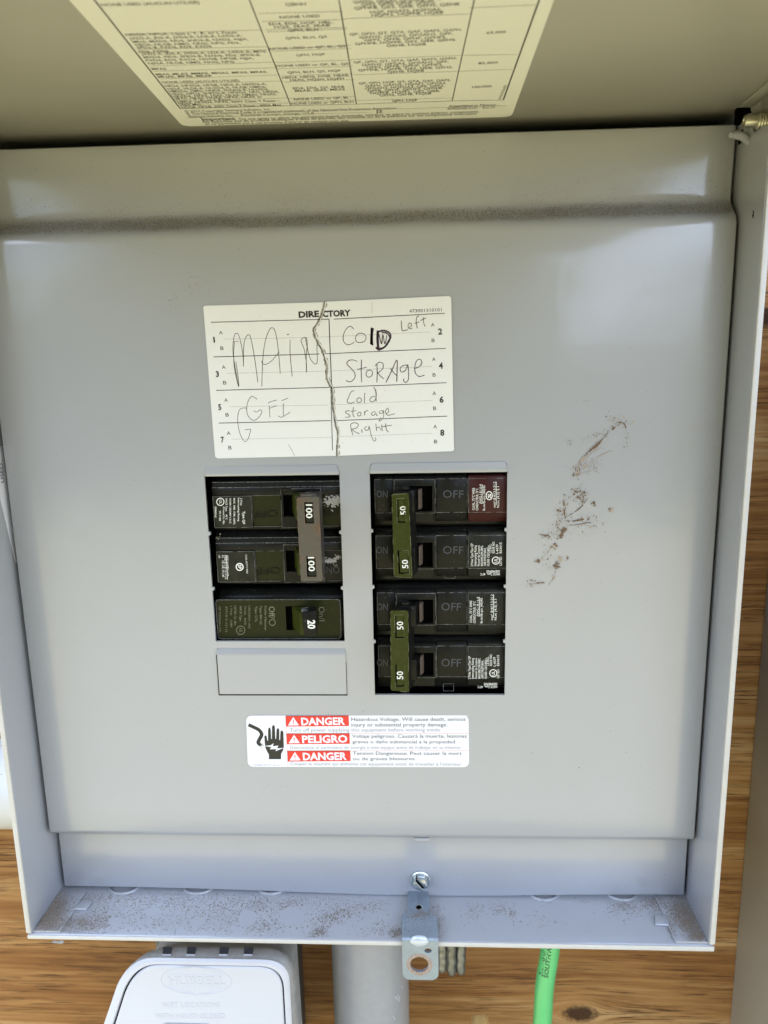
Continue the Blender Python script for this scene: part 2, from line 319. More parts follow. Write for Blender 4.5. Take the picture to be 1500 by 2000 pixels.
class Sheet:
    """flat print: shapes placed by photo measurement on one real plane, each ink a hair above the last"""
    def __init__(s, p0, n, xf=None):
        s.p0 = Vector(p0); s.n = Vector(n).normalized(); s.bm = BM(); s.mats = []; s.xf = xf or (lambda u, v: (u, v))
    def mi(s, m):
        if m not in s.mats: s.mats.append(m)
        return s.mats.index(m)
    def P(s, u, v, lift=0): 
        u, v = s.xf(u, v); return at(u, v, s.p0, s.n) + s.n * lift
    def poly3(s, pts, m, thick=0):
        fs = []
        if thick: prism(s.bm, pts, s.n * -thick, s.mi(m))
        else:
            f = s.bm.faces.new([s.bm.verts.new(p) for p in pts]); f.normal_update()
            if f.normal.dot(s.n) < 0: f.normal_flip()
            f.material_index = s.mi(m)
    def poly(s, pts, m, lift=.05): s.poly3([s.P(u, v, lift) for u, v in pts], m)
    def base(s, corners, r, m, lift=0, thick=.15, n=5):
        """rounded quadrilateral given by 4 photo corners in order"""
        c = [s.P(u, v, lift) for u, v in corners]; o = []
        for i in range(4):
            a, b, d = c[i - 1], c[i], c[(i + 1) % 4]; u = (a - b).normalized() * r; w_ = (d - b).normalized() * r
            for k in range(n + 1):
                t = k / n; o.append((b + u) * (1 - t) ** 2 + b * 2 * t * (1 - t) + (b + w_) * t * t)
        s.poly3(o, m, thick)
    def line(s, a, b, w_, m, lift=.05):
        A, B = s.P(*a, lift), s.P(*b, lift); k = (B - A).normalized().cross(s.n) * (w_ / 2); s.poly3([A - k, B - k, B + k, A + k], m)
    def dots(s, a, b, step, w_, m, lift=.05):
        A, B = s.P(*a, lift), s.P(*b, lift); d = (B - A); n = int(d.length / step); d.normalize(); k = d.cross(s.n) * (w_ / 2)
        for i in range(n):
            p = A + d * step * i; q = p + d * step * .5; s.poly3([p - k, q - k, q + k, p + k], m)
    def stroke(s, pts, w_, m, lift=.07, smooth=True, jit=.15):
        pts = catmull(pts) if smooth else pts; P3 = [s.P(u, v, lift) for u, v in pts]
        L_, R_ = [], []
        for i, p in enumerate(P3):
            d = (P3[min(i + 1, len(P3) - 1)] - P3[max(i - 1, 0)])
            if d.length < 1e-6: d = Vector((1, 0, 0))
            k = d.normalized().cross(s.n) * (w_ / 2 * (1 + random.uniform(-jit, jit))); L_.append(s.bm.verts.new(p - k)); R_.append(s.bm.verts.new(p + k))
        for i in range(len(P3) - 1):
            f = s.bm.faces.new((L_[i], L_[i + 1], R_[i + 1], R_[i])); f.normal_update(); f.material_index = s.mi(m)
            if f.normal.dot(s.n) < 0: f.normal_flip()
    def text(s, txt, a, b, h, m, bold=0.0, lift=.06, mirror=False):
        """baseline runs from photo point a to b; h = capital height in photo px, measured across the baseline"""
        A, B = s.P(*a, lift), s.P(*b, lift); d = (B - A); W = d.length; d.normalize(); up = s.n.cross(d)
        ux, uy = b[0] - a[0], b[1] - a[1]; l = math.hypot(ux, uy); top = s.P(a[0] + uy / l * h, a[1] - ux / l * h, lift)
        H = abs((top - A).dot(up)); vs, fs = glyphs(txt, bold)
        if not vs: return
        x0 = min(v[0] for v in vs); x1 = max(v[0] for v in vs); sx = W / (x1 - x0); sy = H / CAP
        nv = [s.bm.verts.new(A + d * ((x - x0) * sx) + up * (y * sy)) for x, y in vs]; mi = s.mi(m)
        for f in fs:
            try: g = s.bm.faces.new([nv[i] for i in f])
            except ValueError: continue
            g.normal_update(); g.material_index = mi
            if g.normal.dot(s.n) < 0: g.normal_flip()
    def done(s, name, parent): return build(name, s.bm, s.mats, parent, smooth=0)
def crop(x0, y0, k): return lambda u, v: (x0 + u / k, y0 + v / k)

# ------------------------------------------------------------------ the setting
bm = BM(); v = [bm.verts.new(p) for p in ((-3e5, -6e5, -1250), (3e5, -6e5, -1250), (3e5, 3e5, -1250), (-3e5, 3e5, -1250))]; bm.faces.new(v)
tag(build('ground', bm, 'ground', smooth=0), kind='structure')
# unseen shrubs added across the yard, heights shaped to darken and mirror in the enamel
bm = BM(); rs = random.Random(3)
def shrub_top(az):
    t = 1450 + 200 + 2450 * max(0, min(1, (az + 29) / 9)) * max(0, min(1, (12 - az) / 7)) + 260 * math.sin(az * .31) + 170 * math.sin(az * .83 + 1)
    return -1250 + t
rows = []
for az in range(-105, 106, 3):
    a = math.radians(az); h = shrub_top(az); Rr = 7000 + 500 * math.sin(az * .2)
    rows.append([bm.verts.new(((Rr + dr) * math.sin(a) + rs.uniform(-120, 120), -(Rr + dr) * math.cos(a), z)) for dr, z in ((0, -1260), (-150, -1250 + (h + 1250) * .4), (0, h * .9 - 200), (700, h * .95), (1500, h * .6 - 300), (1700, -1260))])
for a_, b_ in zip(rows, rows[1:]):
    for i in range(5): bm.faces.new((a_[i], a_[i + 1], b_[i + 1], b_[i]))
for _ in range(9000):
    az = rs.uniform(-105, 105); a = math.radians(az); h = shrub_top(az); z = rs.uniform(-1250, h + 180 * rs.random()); Rr = 6850 + 500 * math.sin(az * .2) + rs.uniform(-250, 250)
    c_ = Vector((Rr * math.sin(a), -Rr * math.cos(a), z)); q_ = Vector((rs.gauss(0, 1), rs.gauss(0, 1), rs.gauss(0, 1))).to_track_quat('Z', 'Y'); r_ = rs.uniform(60, 170)
    bm.faces.new([bm.verts.new(c_ + q_ @ Vector(k) * r_) for k in ((1, 0, 0), (0, .5, .1), (-1, 0, 0), (0, -.5, .1))])
tag(build('added_shrub_blocker', bm, 'leaves', smooth=0), 'unseen green shrubs added across the yard to block light and mirror in the cover', 'shrubs', kind='stuff')
WALLY = 95.0
bm = BM(); box(bm, -900, 900, WALLY, WALLY + 18, -1240, 760, .5)
board = build('plywood_board', bm, 'wood', smooth=0)
tag(board, 'brown stained plywood backboard with dark horizontal grain and knots, behind everything', 'plywood board')

# ------------------------------------------------------------------ the panel
XL, XR, ZT, ZB, Q = -161.03, 149.85, 152.5, -123.45, 8.0
ZS, ZU = -160.9, 189.25
OL, OR, OZ, D = -163.34, 151.26, -163.9, -21.3
panel = thing('electrical_panel', 'grey metal breaker panel with its lid raised and handwritten directory card', 'electrical panel', (-6, 40, OZ - 2))
T = 1.5
def wall_profile(side):
    # hemmed sheet wall: outline in (x outward, y), extruded over z
    return [(0, WALLY - 1), (0, D + 1.2), (.4, D + .35), (1.2, D), (2.2, D + .2), (2.8, D + 1.0), (2.8, D + 9), (1.5, D + 9.6), (T, WALLY - 1)]
for side, X0, name in ((-1, OL, 'side_wall'), (1, OR, 'side_wall')):
    bm = BM(); pr = wall_profile(side); z0 = OZ - 2.0
    if side < 0:
        prism(bm, [(X0 - a, b, z0 + 2.2) for a, b in pr], (0, 0, 196 - z0))
        o = build(name, bm, 'paint', panel, smooth=40)
        lw = o
    else:
        # the right wall ends below the hinge pin in a slanted cut-out with a notch
        top = [(WALLY - 1, 196), (12, 196), (9.7, 188.1), (-.6, 190.6), (-3.4, 189.2), (-5.6, 183), (-7.2, 181.9), (-16.3, 181.9), (-18.5, 181.4), (D + .4, 179)]
        pts = [(X0, D + .6, OZ + .2), (X0, WALLY - 1, OZ + .2)] + [(X0, y, z) for y, z in top]
        prism(bm, pts, (T, 0, 0))
        prism(bm, [(X0 + a, b, OZ + .2) for a, b in ((0.01, D + 1.2), (.4, D + .35), (1.2, D), (2.2, D + .2), (2.8, D + 1.0), (2.8, D + 9), (1.52, D + 9.6), (1.52, D + 1.3))], (0, 0, 180 - OZ))
        rw = build(name, bm, 'paint', panel, smooth=40)
lw['label'] = 'left inner side wall with a white sticker'; rw['label'] = 'right side wall with notch below the hinge bolt'
bm = BM()   # bottom ledge, hemmed front edge
prism(bm, [(OL - 1.4, y, OZ + z) for y, z in ((WALLY - 1, 0), (D + 1, 0), (D + .2, -.4), (D - .1, -1.2), (D + .4, -2.2), (D + 1.2, -2.5), (D + 9, -2.5), (D + 9.6, -1.5), (WALLY - 1, -1.5))], (OR - OL + 2.8, 0, 0))
ledge = build('bottom_wall', bm, 'paint', panel, smooth=50)
bm = BM(); box(bm, OL - 1.4, OR + 1.4, 31.5, WALLY - 1, 196.2, 197.8); build('top_wall', bm, 'paint', panel)
bm = BM(); box(bm, OL + .1, OR - .1, WALLY - 3, WALLY - 1.6, OZ + .1, 196); build('back_wall', bm, 'void', panel)
bm = BM(); box(bm, OL + .2, OR - .2, 29.5, 31, 150, 196); box(bm, OR - 1.6, OR + 6, 7.4, 9.6, 189.0, 195.2); build('gap_blackout', bm, 'void', panel)  # black fillers added to darken the lid gap and stop light leaking
# rolled edges in a paler enamel that paints in their sky highlight
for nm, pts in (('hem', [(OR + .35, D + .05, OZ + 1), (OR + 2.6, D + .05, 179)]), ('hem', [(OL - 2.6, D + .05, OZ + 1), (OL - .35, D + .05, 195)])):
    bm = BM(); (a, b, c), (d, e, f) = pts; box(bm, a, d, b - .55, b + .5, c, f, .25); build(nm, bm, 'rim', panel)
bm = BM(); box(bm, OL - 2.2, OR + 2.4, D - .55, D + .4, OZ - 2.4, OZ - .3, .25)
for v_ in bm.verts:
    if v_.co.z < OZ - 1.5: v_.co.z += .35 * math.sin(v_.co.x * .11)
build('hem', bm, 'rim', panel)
# corner flaps of the side walls lying on the ledge, with weld dimples
for sgn, (a, b, c) in ((-1, ((173, 1735), (116, 1822), OL)), (1, ((1280, 1752), (1322, 1845), OR))):
    A, B = onz(*a, OZ + 1), onz(*b, OZ + 1); A2 = A + (A - B) * .9
    bm = BM(); prism(bm, [(c, D + .9, OZ + .02), (B.x, D + .9, OZ + .02), (B.x + (A.x - B.x) * .45, (A.y + B.y) / 2, OZ + .02), (A2.x, A2.y, OZ + .02), (c, A2.y, OZ + .02)], (0, 0, 1.1), bev=.25)
    build('corner_flap', bm, 'paint', panel)
    p = onz(*((163, 1770) if sgn < 0 else (1290, 1800)), OZ); bm = BM()
    prism(bm, [(p.x - 3.6, p.y - 3.4, OZ + .03), (p.x + 3, p.y - 3.8, OZ + .03), (p.x + 4, p.y + 2.8, OZ + .03), (p.x - 1.8, p.y + 3.6, OZ + .03)], (0, 0, 1.5), bev=.7, seg=3)
    build('weld_tab', bm, 'paint', panel)
# knockout rings pressed in the ledge, showing just in front of the cover
for u in (237, 384, 528, 1064, 1218):
    p = onz(u, 1741 if u < 700 else 1753, OZ + .5); bm = BM()
    ring = [(p.x + 8.2 * math.cos(t), p.y + 6.6 + 8.2 * math.sin(t), OZ + .25) for t in [i * math.pi / 12 for i in range(25)]]
    tube(bm, ring, .8, 8, caps=False); build('knockout', bm, 'paint', panel)
# ---------------- dead-front cover
openings = [(-71.97, -12.51, -25.6, 51.2), (.65, 60.14, -51.7, 51.5)]
prof = [(ZS, 14), (ZS, Q + .9), (ZS + .5, Q + .1), (ZS + 1.3, Q), (-150, Q), (-140, Q), (-131, Q), (-129.2, Q - .3), (-128.2, Q - 1.2), (-125.9, 1.7), (-124.9, .55), (-123.2, 0), (-110, 0), (-80, 0), (-51.7, 0), (-25.6, 0), (0, 0), (51.2, 0), (51.5, 0), (90, 0), (135, 0), (149.5, 0), (151.6, .25), (153.2, 1.1),
        (154.6, 2.4), (157.6, 5.6), (159.2, 7.0), (161.4, 7.9), (164, 8.0), (172, 7.7), (182, 7.3), (186.5, 7.3), (188.6, 7.7), (189.25, 8.8), (189.25, 14)]
xs = sorted(set([XL, XR, XL + .6, XR - .6, XL + .2, XR - .2] + [k for o_ in openings for k in o_[:2]] + [XL + (XR - XL) * i / 26 for i in range(1, 26)]))
bm = BM(); g = []
def bump(x): t = (x - 18) / 150; return math.exp(-(t * 1.7) ** 2)
for z, y in prof:
    row = []
    for x in xs:
        yy = y; zz = z
        e = min(x - XL, XR - x)
        if e < .7: yy += .5 * (1 - e / .7) ** 2
        if z < -140: zz -= 2.7 * bump(x) * min(1, (-140 - z) / 15); 
        if y < 12: yy += .25 * math.sin(x * .021 + 1) * math.sin(z * .018)
        if z > 150: zz += .0
        row.append(bm.verts.new((x, yy, zz)))
    g.append(row)
for j in range(len(prof) - 1):
    for i in range(len(xs) - 1):
        xm = (xs[i] + xs[i + 1]) / 2; zm = (prof[j][0] + prof[j + 1][0]) / 2
        if any(a < xm < b and c < zm < d for a, b, c, d in openings) and prof[j][1] == 0: continue
        f = bm.faces.new((g[j][i], g[j][i + 1], g[j + 1][i + 1], g[j + 1][i]))
        if 153 < zm < 161: f.material_index = 1
bmesh.ops.delete(bm, geom=[v_ for v_ in bm.verts if not v_.link_faces], context='VERTS')
bm.normal_update()
if sum(f.normal.y for f in bm.faces) > 0: bmesh.ops.reverse_faces(bm, faces=bm.faces[:])
cover = build('cover', bm, ['cover_paint', 'cover_paint'], panel, smooth=40, solid=1.4)
cover['label'] = 'grey pressed steel dead-front cover with breaker openings'
def warp(x, z): return .25 * math.sin(x * .021 + 1) * math.sin(z * .018)
# outward-bent lips above the openings
for (x0, x1, zt) in ((-71.6, -12.9, 51.2), (1.0, 59.8, 51.5)):
    bm = BM(); n = 5; A = []
    pr = [(zt + 4.2, .12), (zt + 3.2, -.06), (zt + 1.3, -.42), (zt + .2, -.50), (zt - .15, -.25), (zt - .15, .9)]
    rows = [[bm.verts.new((x, y - .3, z)) for x in (x0 + (1.2 if i < 2 else 0) * (1 if i == 0 else .4), x1 - (1.2 if i < 2 else 0) * (1 if i == 0 else .4))] for i, (z, y) in enumerate(pr)]
    for i in range(len(rows) - 1): bm.faces.new((rows[i][0], rows[i + 1][0], rows[i + 1][1], rows[i][1]))
    for k in (0, 1):
        c_ = bm.verts.new((x0 if k == 0 else x1, .3, zt + 4)); d_ = bm.verts.new((x0 if k == 0 else x1, .3, zt - .15))
        bm.faces.new([r[k] for r in rows] + [d_, c_])
    bmesh.ops.recalc_face_normals(bm, faces=bm.faces[:]); build('opening_lip', bm, 'paint', cover, smooth=50)
for x0, side, zz in [(-71.97, 1, 25.2), (-71.97, 1, -.4), (-12.51, -1, 25.3), (-12.51, -1, -.4), (.65, 1, 25.8), (.65, 1, 0), (.65, 1, -25.8), (60.14, -1, 25.8), (60.14, -1, 0), (60.14, -1, -25.8)]:
    bm = BM(); prism(bm, [(x0 - side * .3, -.05, zz - 1.1), (x0 + side * .9, -.05, zz - .6), (x0 + side * 1.0, -.05, zz + .5), (x0 - side * .3, -.05, zz + 1.0)], (0, 1.3, 0)); build('opening_nub', bm, 'paint', cover)
# unpunched blank, left column
bm = BM(); bx0, bx1, bz0, bz1 = -71.6, -12.3, -51.5, -31.6
f_ = [(bx0 + .4, -.9), (bx1 - .3, -.9)]
pr = [(bz1 + 2.6, -.12), (bz1 + 1.8, -.30), (bz1 + .2, -.72), (bz1 - .8, -.74), (-41, -.62), (bz0 + .2, -.6), (bz0, .2)]
rows = [[bm.verts.new((x, y, z)) for x in (bx0 + (.6 if i == 0 else 0), bx1 - (.6 if i == 0 else 0))] for i, (z, y) in enumerate(pr)]
for i in range(len(rows) - 1): bm.faces.new((rows[i][0], rows[i + 1][0], rows[i + 1][1], rows[i][1]))
for k in (0, 1):
    x = (bx0, bx1)[k]; bm.faces.new([r[k] for r in rows] + [bm.verts.new((x, .3, bz0)), bm.verts.new((x, .3, bz1 + 2.8))])
bmesh.ops.recalc_face_normals(bm, faces=bm.faces[:]); build('blank_plate', bm, 'paint', cover, smooth=50)
bm = BM(); y = -.30
for a in ((bx0 - .55, bx0 + .02, bz0 - .5, bz1 - .5), (bx0 - .4, bx1 + .3, bz0 - .55, bz0 + .02), (bx1 - .02, bx1 + .22, bz0 - .4, bz1 - 4)): box(bm, a[0], a[1], y, y + .2, a[2], a[3])
build('cut_line', bm, 'void', cover)
# slot dimple and screw
bm = BM(); p = on(824, 1639, 3.2); box(bm, p.x - 3.8, p.x + 3.8, p.y - .8, p.y + .6, p.z - .9, p.z + .9, .55, 3); build('slot_dimple', bm, 'paint', cover)
S = on(821, 1722, 6)
bm = BM()
lathe(bm, (S.x, 8.6, S.z), (0, -1, 0), [(0.01, 2.3), (4.6, 2.3), (5.0, 2.0), (5.0, 1.5), (4.7, 1.2), (4.7, .3)], 40)
build('screw_washer', bm, 'zinc_bright', cover)
bm = BM(); ang = math.radians(-52); n6 = 6; R0 = 3.7
q = Matrix.Rotation(math.radians(10), 3, 'Y')
hx = [Vector((R0 * math.cos(math.pi / 3 * i), 0, R0 * math.sin(math.pi / 3 * i))) for i in range(6)]
sv = [math.cos(ang), math.sin(ang)]
def halfhex(sg):
    # hex head split by the slot
    dx, dz = math.cos(ang), math.sin(ang); nx, nz = -dz * sg, dx * sg; pts = []
    poly = [(q @ h) for h in hx]; outp = []
    for i in range(6):
        a, b = poly[i], poly[(i + 1) % 6]; da = a.x * nx + a.z * nz - .55; db = b.x * nx + b.z * nz - .55
        if da >= 0: outp.append((a.x, a.z))
        if da * db < 0: t = da / (da - db); outp.append((a.x + (b.x - a.x) * t, a.z + (b.z - a.z) * t))
    return outp
prism(bm, [(S.x + (q @ h).x * .9, 5.0, S.z + (q @ h).z * .9) for h in hx], (0, -.2, 0), mi=1)
for sg in (1, -1): prism(bm, [(S.x + x, 6.4, S.z + z) for x, z in halfhex(sg)], (0, -3.0, 0), bev=.45, seg=2)
build('screw_head', bm, ['zinc_bright', 'void'], cover)

# ---------------- directory card
c3 = crop(390, 570, 2.9412)
s = Sheet((0, -.28, 0), (0, -1, 0), c3)
tearL = [(712, 58), (705, 90), (690, 140), (668, 185), (648, 215), (655, 250), (672, 290), (695, 330), (710, 375), (722, 430), (722, 485), (738, 530), (757, 575), (757, 640), (764, 700), (775, 765), (787, 800), (785, 860), (783, 905), (782, 945)]
def edge_pts(pl, off, wig):
    o = []; q_ = catmull(pl, 4)
    for u, v_ in q_: o.append((u + off + random.uniform(-wig, wig), v_))
    return o
TL = edge_pts(tearL, 2, 1.6); TR = edge_pts(tearL, 17, 1.8)
def arc(c, a0, a1, r, n=4): return [(c[0] + r * math.cos(math.radians(a0 + (a1 - a0) * i / n)), c[1] + r * math.sin(math.radians(a0 + (a1 - a0) * i / n))) for i in range(n + 1)]
left = [(30, 80)] + [(700, 60)] + TL + [(780, 942), (102, 957)] + arc((102, 940), 95, 180, 14) + [(22, 98)] + arc((34, 94), 190, 262, 14)
s.poly3([s.P(u, v_, 0) for u, v_ in left], 'paper', .15)
right = TR[:1] + [(728, 56), (1428, 24)] + arc((1430, 40), -88, -5, 15) + [(1461, 895)] + arc((1448, 900), 0, 85, 15) + [(1440, 916), (800, 942)] + TR[::-1][:-1]
s.poly3([s.P(u, v_, 0) for u, v_ in right], 'paper', .15)
mid = edge_pts(tearL, 10, 1.5)
s.stroke(edge_pts(tearL, 9.5, 2.5), 1.55, 'tear', lift=.03, smooth=False, jit=.4)
s.stroke(edge_pts(tearL, 4, 1.5), .28, 'pen', lift=.05, smooth=False, jit=.9)
s.stroke(edge_pts(tearL, 15, 2.5), .30, 'paper', lift=.10, smooth=False, jit=.9)
for a, b in (((65, 175), (745, 157)), ((770, 157), (1408, 123)), ((80, 374), (688, 357)), ((722, 356), (1413, 325)), ((95, 566), (742, 549)), ((766, 549), (1418, 522)), ((110, 754), (752, 740)), ((778, 740), (1422, 714))): s.line(a, b, .30, 'ink')
s.stroke([(743, 157), (748, 300), (754, 440), (758, 560)], .36, 'ink', .06, jit=.05); s.stroke([(754, 560), (757, 690), (760, 800), (763, 910)], .30, 'ink', .06, jit=.05)
for a, b in (((140, 272), (640, 262)), ((690, 260), (1330, 230)), ((157, 468), (715, 456)), ((745, 455), (1340, 428)), ((172, 660), (748, 650)), ((780, 648), (1343, 623)), ((186, 847), (765, 835)), ((800, 832), (1345, 812))): s.dots(a, b, .62, .17, 'dots')
s.text('DIRE', (569, 148), (687, 142), 33, 'ink', .045); s.text('CTORY', (706, 144), (868, 137), 33, 'ink', .045)
s.text('473001310101', (1204, 120), (1390, 112), 19, 'ink')
for t, x, y in (('1', 80, 291), ('3', 94, 488), ('5', 108, 678), ('7', 123, 865)): s.text(t, (x, y), (x + (18 if t != '1' else 9), y - .6), 31, 'ink', .035)
for t, x, y in (('2', 1370, 245), ('4', 1374, 441), ('6', 1378, 636), ('8', 1382, 826)): s.text(t, (x, y), (x + 24, y - 1), 33, 'ink', .035)
for x, y in ((112, 245), (128, 443), (142, 632), (157, 822)): s.text('A', (x, y), (x + 21, y - 1), 20, 'ink'); s.text('B', (x + 8, y + 90 - (5 if y > 600 else 0) - (0 if y < 800 else 2)), (x + 27, y + 89 - (5 if y > 600 else 0)), 21, 'ink')
for x, y in ((1329, 200), (1335, 398), (1338, 594), (1343, 785)): s.text('A', (x, y), (x + 20, y - 1), 21, 'ink'); s.text('B', (x + 4, y + 90 - (4 if y > 500 else 0)), (x + 22, y + 89 - (4 if y > 500 else 0)), 21, 'ink')
pen = lambda pts, w_=.30, m='pen': s.stroke(pts, w_ * (.8 if m == 'pen' else .92), m)
# MAIN
pen([(224, 545), (212, 480), (198, 400), (191, 330), (196, 265), (208, 238), (225, 250), (240, 310), (250, 380), (252, 430)]); pen([(252, 425), (252, 340), (258, 280), (275, 248), (290, 255), (305, 320), (320, 410), (334, 520)])
pen([(200, 285), (195, 380), (205, 470), (224, 545), (222, 500), (208, 400)]); pen([(196, 288), (212, 284), (226, 287)], .22)
pen([(357, 543), (360, 440), (366, 350), (380, 270), (400, 220), (416, 206), (432, 222), (446, 290), (455, 370), (463, 470)]); pen([(357, 395), (362, 414), (385, 415), (415, 395), (440, 365), (458, 345)])
pen([(520, 275), (519, 340), (524, 410), (532, 486)]); pen([(502, 247), (512, 243)], .4)
pen([(614, 462), (612, 400), (600, 330), (583, 285), (590, 268), (606, 262), (614, 300), (630, 370), (650, 405), (668, 415), (676, 395), (674, 330), (673, 270)]); pen([(614, 462), (612, 380), (618, 300), (612, 262)])
# GFI
pen([(330, 618), (312, 604), (296, 602), (280, 625), (270, 665), (275, 705), (295, 732), (318, 737), (342, 718), (358, 688), (345, 678), (330, 690), (310, 684)], .28)
pen([(404, 722), (402, 690), (400, 655)], .28); pen([(392, 640), (410, 630), (442, 622)], .28); pen([(404, 668), (425, 660), (444, 655)], .26)
pen([(470, 625), (490, 618), (508, 610)], .28); pen([(482, 640), (480, 680), (482, 716)], .28); pen([(450, 712), (470, 720), (500, 704), (520, 690)], .28)
pen([(268, 668), (245, 668), (228, 680), (219, 715), (220, 760), (232, 815), (250, 850), (264, 860), (280, 840), (288, 815), (294, 790), (280, 790), (260, 793)], .26)
# COLD (overwritten)
pen([(885, 215), (872, 200), (855, 202), (835, 225), (824, 260), (830, 290), (850, 304), (870, 300), (888, 288)], .30, 'pen2')
pen([(930, 238), (912, 240), (896, 260), (900, 285), (920, 291), (945, 285), (956, 265), (948, 245), (928, 238)], .30, 'pen2')
for k in range(5): pen([(986 + k * 3, 205 + k), (984 + k * 2, 250), (982 + k * 3, 300 + k * 2)], .55, 'pen2')
for k in range(3): pen([(1020 + k * 4, 222), (1018 + k * 4, 270), (1022 + k * 4, 325)], .5, 'pen2')
pen([(1018, 235), (1050, 222), (1082, 230), (1097, 250), (1090, 280), (1065, 315), (1030, 333), (1012, 318)], .75, 'pen2'); pen([(1012, 320), (1030, 325), (1060, 318), (1080, 290), (1092, 262), (1075, 238), (1045, 232)], .6, 'pen2'); pen([(1030, 245), (1045, 300), (1052, 245), (1064, 300), (1075, 250)], .4, 'pen2')
# Left
pen([(1158, 165), (1160, 195), (1164, 222), (1180, 222), (1196, 216)], .42, 'pencil'); pen([(1200, 205), (1216, 196), (1214, 180), (1202, 182), (1197, 198), (1205, 212), (1222, 208)], .36, 'pencil')
pen([(1262, 138), (1248, 145), (1244, 170), (1250, 210)], .4, 'pencil'); pen([(1235, 182), (1262, 172)], .38, 'pencil'); pen([(1285, 145), (1286, 175), (1296, 200)], .36, 'pencil'); pen([(1268, 165), (1300, 150)], .36, 'pencil')
# STORAGE
pen([(905, 400), (880, 391), (855, 396), (846, 415), (870, 440), (890, 465), (892, 490), (875, 512), (855, 516), (840, 508)], .32, 'pen2')
pen([(930, 390), (928, 450), (930, 520)], .34, 'pen2'); pen([(905, 446), (930, 440), (960, 432)], .32, 'pen2')
pen([(980, 448), (962, 455), (956, 475), (968, 490), (988, 482), (992, 460), (978, 448)], .32, 'pen2')
pen([(1018, 520), (1020, 460), (1018, 415)], .34, 'pen2'); pen([(1008, 425), (1030, 405), (1052, 412), (1052, 440), (1030, 462), (1022, 464), (1040, 485), (1058, 500)], .32, 'pen2')
pen([(1070, 520), (1100, 460), (1132, 392), (1134, 450), (1132, 516)], .4, 'pen2'); pen([(1096, 440), (1120, 470), (1135, 482)], .36, 'pen2')
pen([(1190, 420), (1168, 424), (1152, 440), (1158, 460), (1178, 455), (1190, 432), (1196, 420), (1200, 470), (1198, 505), (1184, 520), (1170, 510), (1176, 498)], .34, 'pen2')
pen([(1230, 440), (1258, 432), (1276, 410), (1268, 388), (1248, 394), (1236, 430), (1240, 468), (1262, 486), (1292, 478)], .34, 'pen2')
# cold storage right (pencil)
pl = lambda p, w_=.34: s.stroke(p, w_ * .95, 'pencil')
pl([(888, 568), (870, 575), (856, 605), (848, 632), (868, 640), (890, 632)]); pl([(905, 612), (922, 610), (930, 625), (918, 636), (904, 630), (905, 612)]); pl([(948, 580), (946, 638)]); pl([(1008, 600), (985, 606), (978, 625), (992, 632), (1010, 618), (1014, 580), (1000, 545)]); pl([(1012, 560), (1014, 630)])
pl([(862, 684), (845, 684), (838, 694), (858, 706), (862, 718), (835, 720)]); pl([(884, 662), (880, 700), (888, 720)]); pl([(868, 688), (900, 682)], .26)
pl([(920, 690), (908, 698), (910, 712), (924, 710), (926, 695), (918, 690)]); pl([(946, 686), (948, 710)]); pl([(946, 695), (958, 684), (968, 682)])
pl([(1012, 690), (996, 690), (986, 702), (998, 710), (1012, 698), (1016, 710), (1022, 708)], .3); pl([(1052, 682), (1036, 686), (1034, 698), (1050, 696), (1056, 682), (1056, 715), (1042, 738), (1030, 742), (1040, 722)], .3); pl([(1070, 700), (1086, 690), (1080, 668), (1068, 686), (1078, 708), (1098, 706), (1122, 700)], .3)
pl([(880, 822), (872, 795), (868, 762), (890, 752), (912, 762), (900, 782), (876, 790), (895, 805), (918, 815)]); pl([(930, 790), (934, 810)]); pl([(960, 772), (948, 782), (955, 796), (970, 790), (974, 772), (984, 820), (1000, 856), (1012, 850), (1008, 836)], .3)
pl([(1012, 756), (1016, 800)], .3); pl([(1014, 785), (1030, 776), (1042, 795)], .3); pl([(1044, 762), (1050, 800)], .3); pl([(1068, 755), (1072, 790), (1086, 806)], .34); pl([(1045, 775), (1104, 766)], .34)
s.stroke([(508, 875), (530, 910), (545, 942)], .16, 'dots'); s.stroke([(989, 58), (990, 100), (988, 125)], .1, 'dots')
card = s.done('directory_card', cover); card['label'] = 'white torn directory card with handwritten circuit names'

# ---------------- danger label
c6 = crop(470, 1380, 3.2609)
s = Sheet((0, -.28, 0), (0, -1, 0), c6)
s.base([(34, 58), (1452, 56), (1455, 386), (46, 384)], 3.0, 'labelwhite')
for y0, lab in ((58, 'DANGER'), (171, 'PELIGRO'), (281, 'DANGER')):
    dx = (y0 - 58) * .048; x1 = 688 + dx
    s.poly([(286 + dx, y0), (x1, y0 - 2), (x1 + 2, y0 + 66), (289 + dx, y0 + 69)], 'red')
    s.poly([(301 + dx, y0 + 62), (335 + dx, y0 + 8), (372 + dx, y0 + 61)], 'labelwhite', .1)
    s.text('!', (333 + dx, y0 + 56), (340 + dx, y0 + 56), 30, 'red', .01, .14)
    s.text(lab, (387 + dx, y0 + 59), ((666 if lab == 'DANGER' else 676) + dx, y0 + 56), 44, 'labelwhite', .035, .1)
    s.line((286 + dx, y0 + 1), (1452, y0 - 1), .22, 'pink' if y0 > 60 else 'labelwhite')
s.line((286, 60), (302, 384), .22, 'pink')
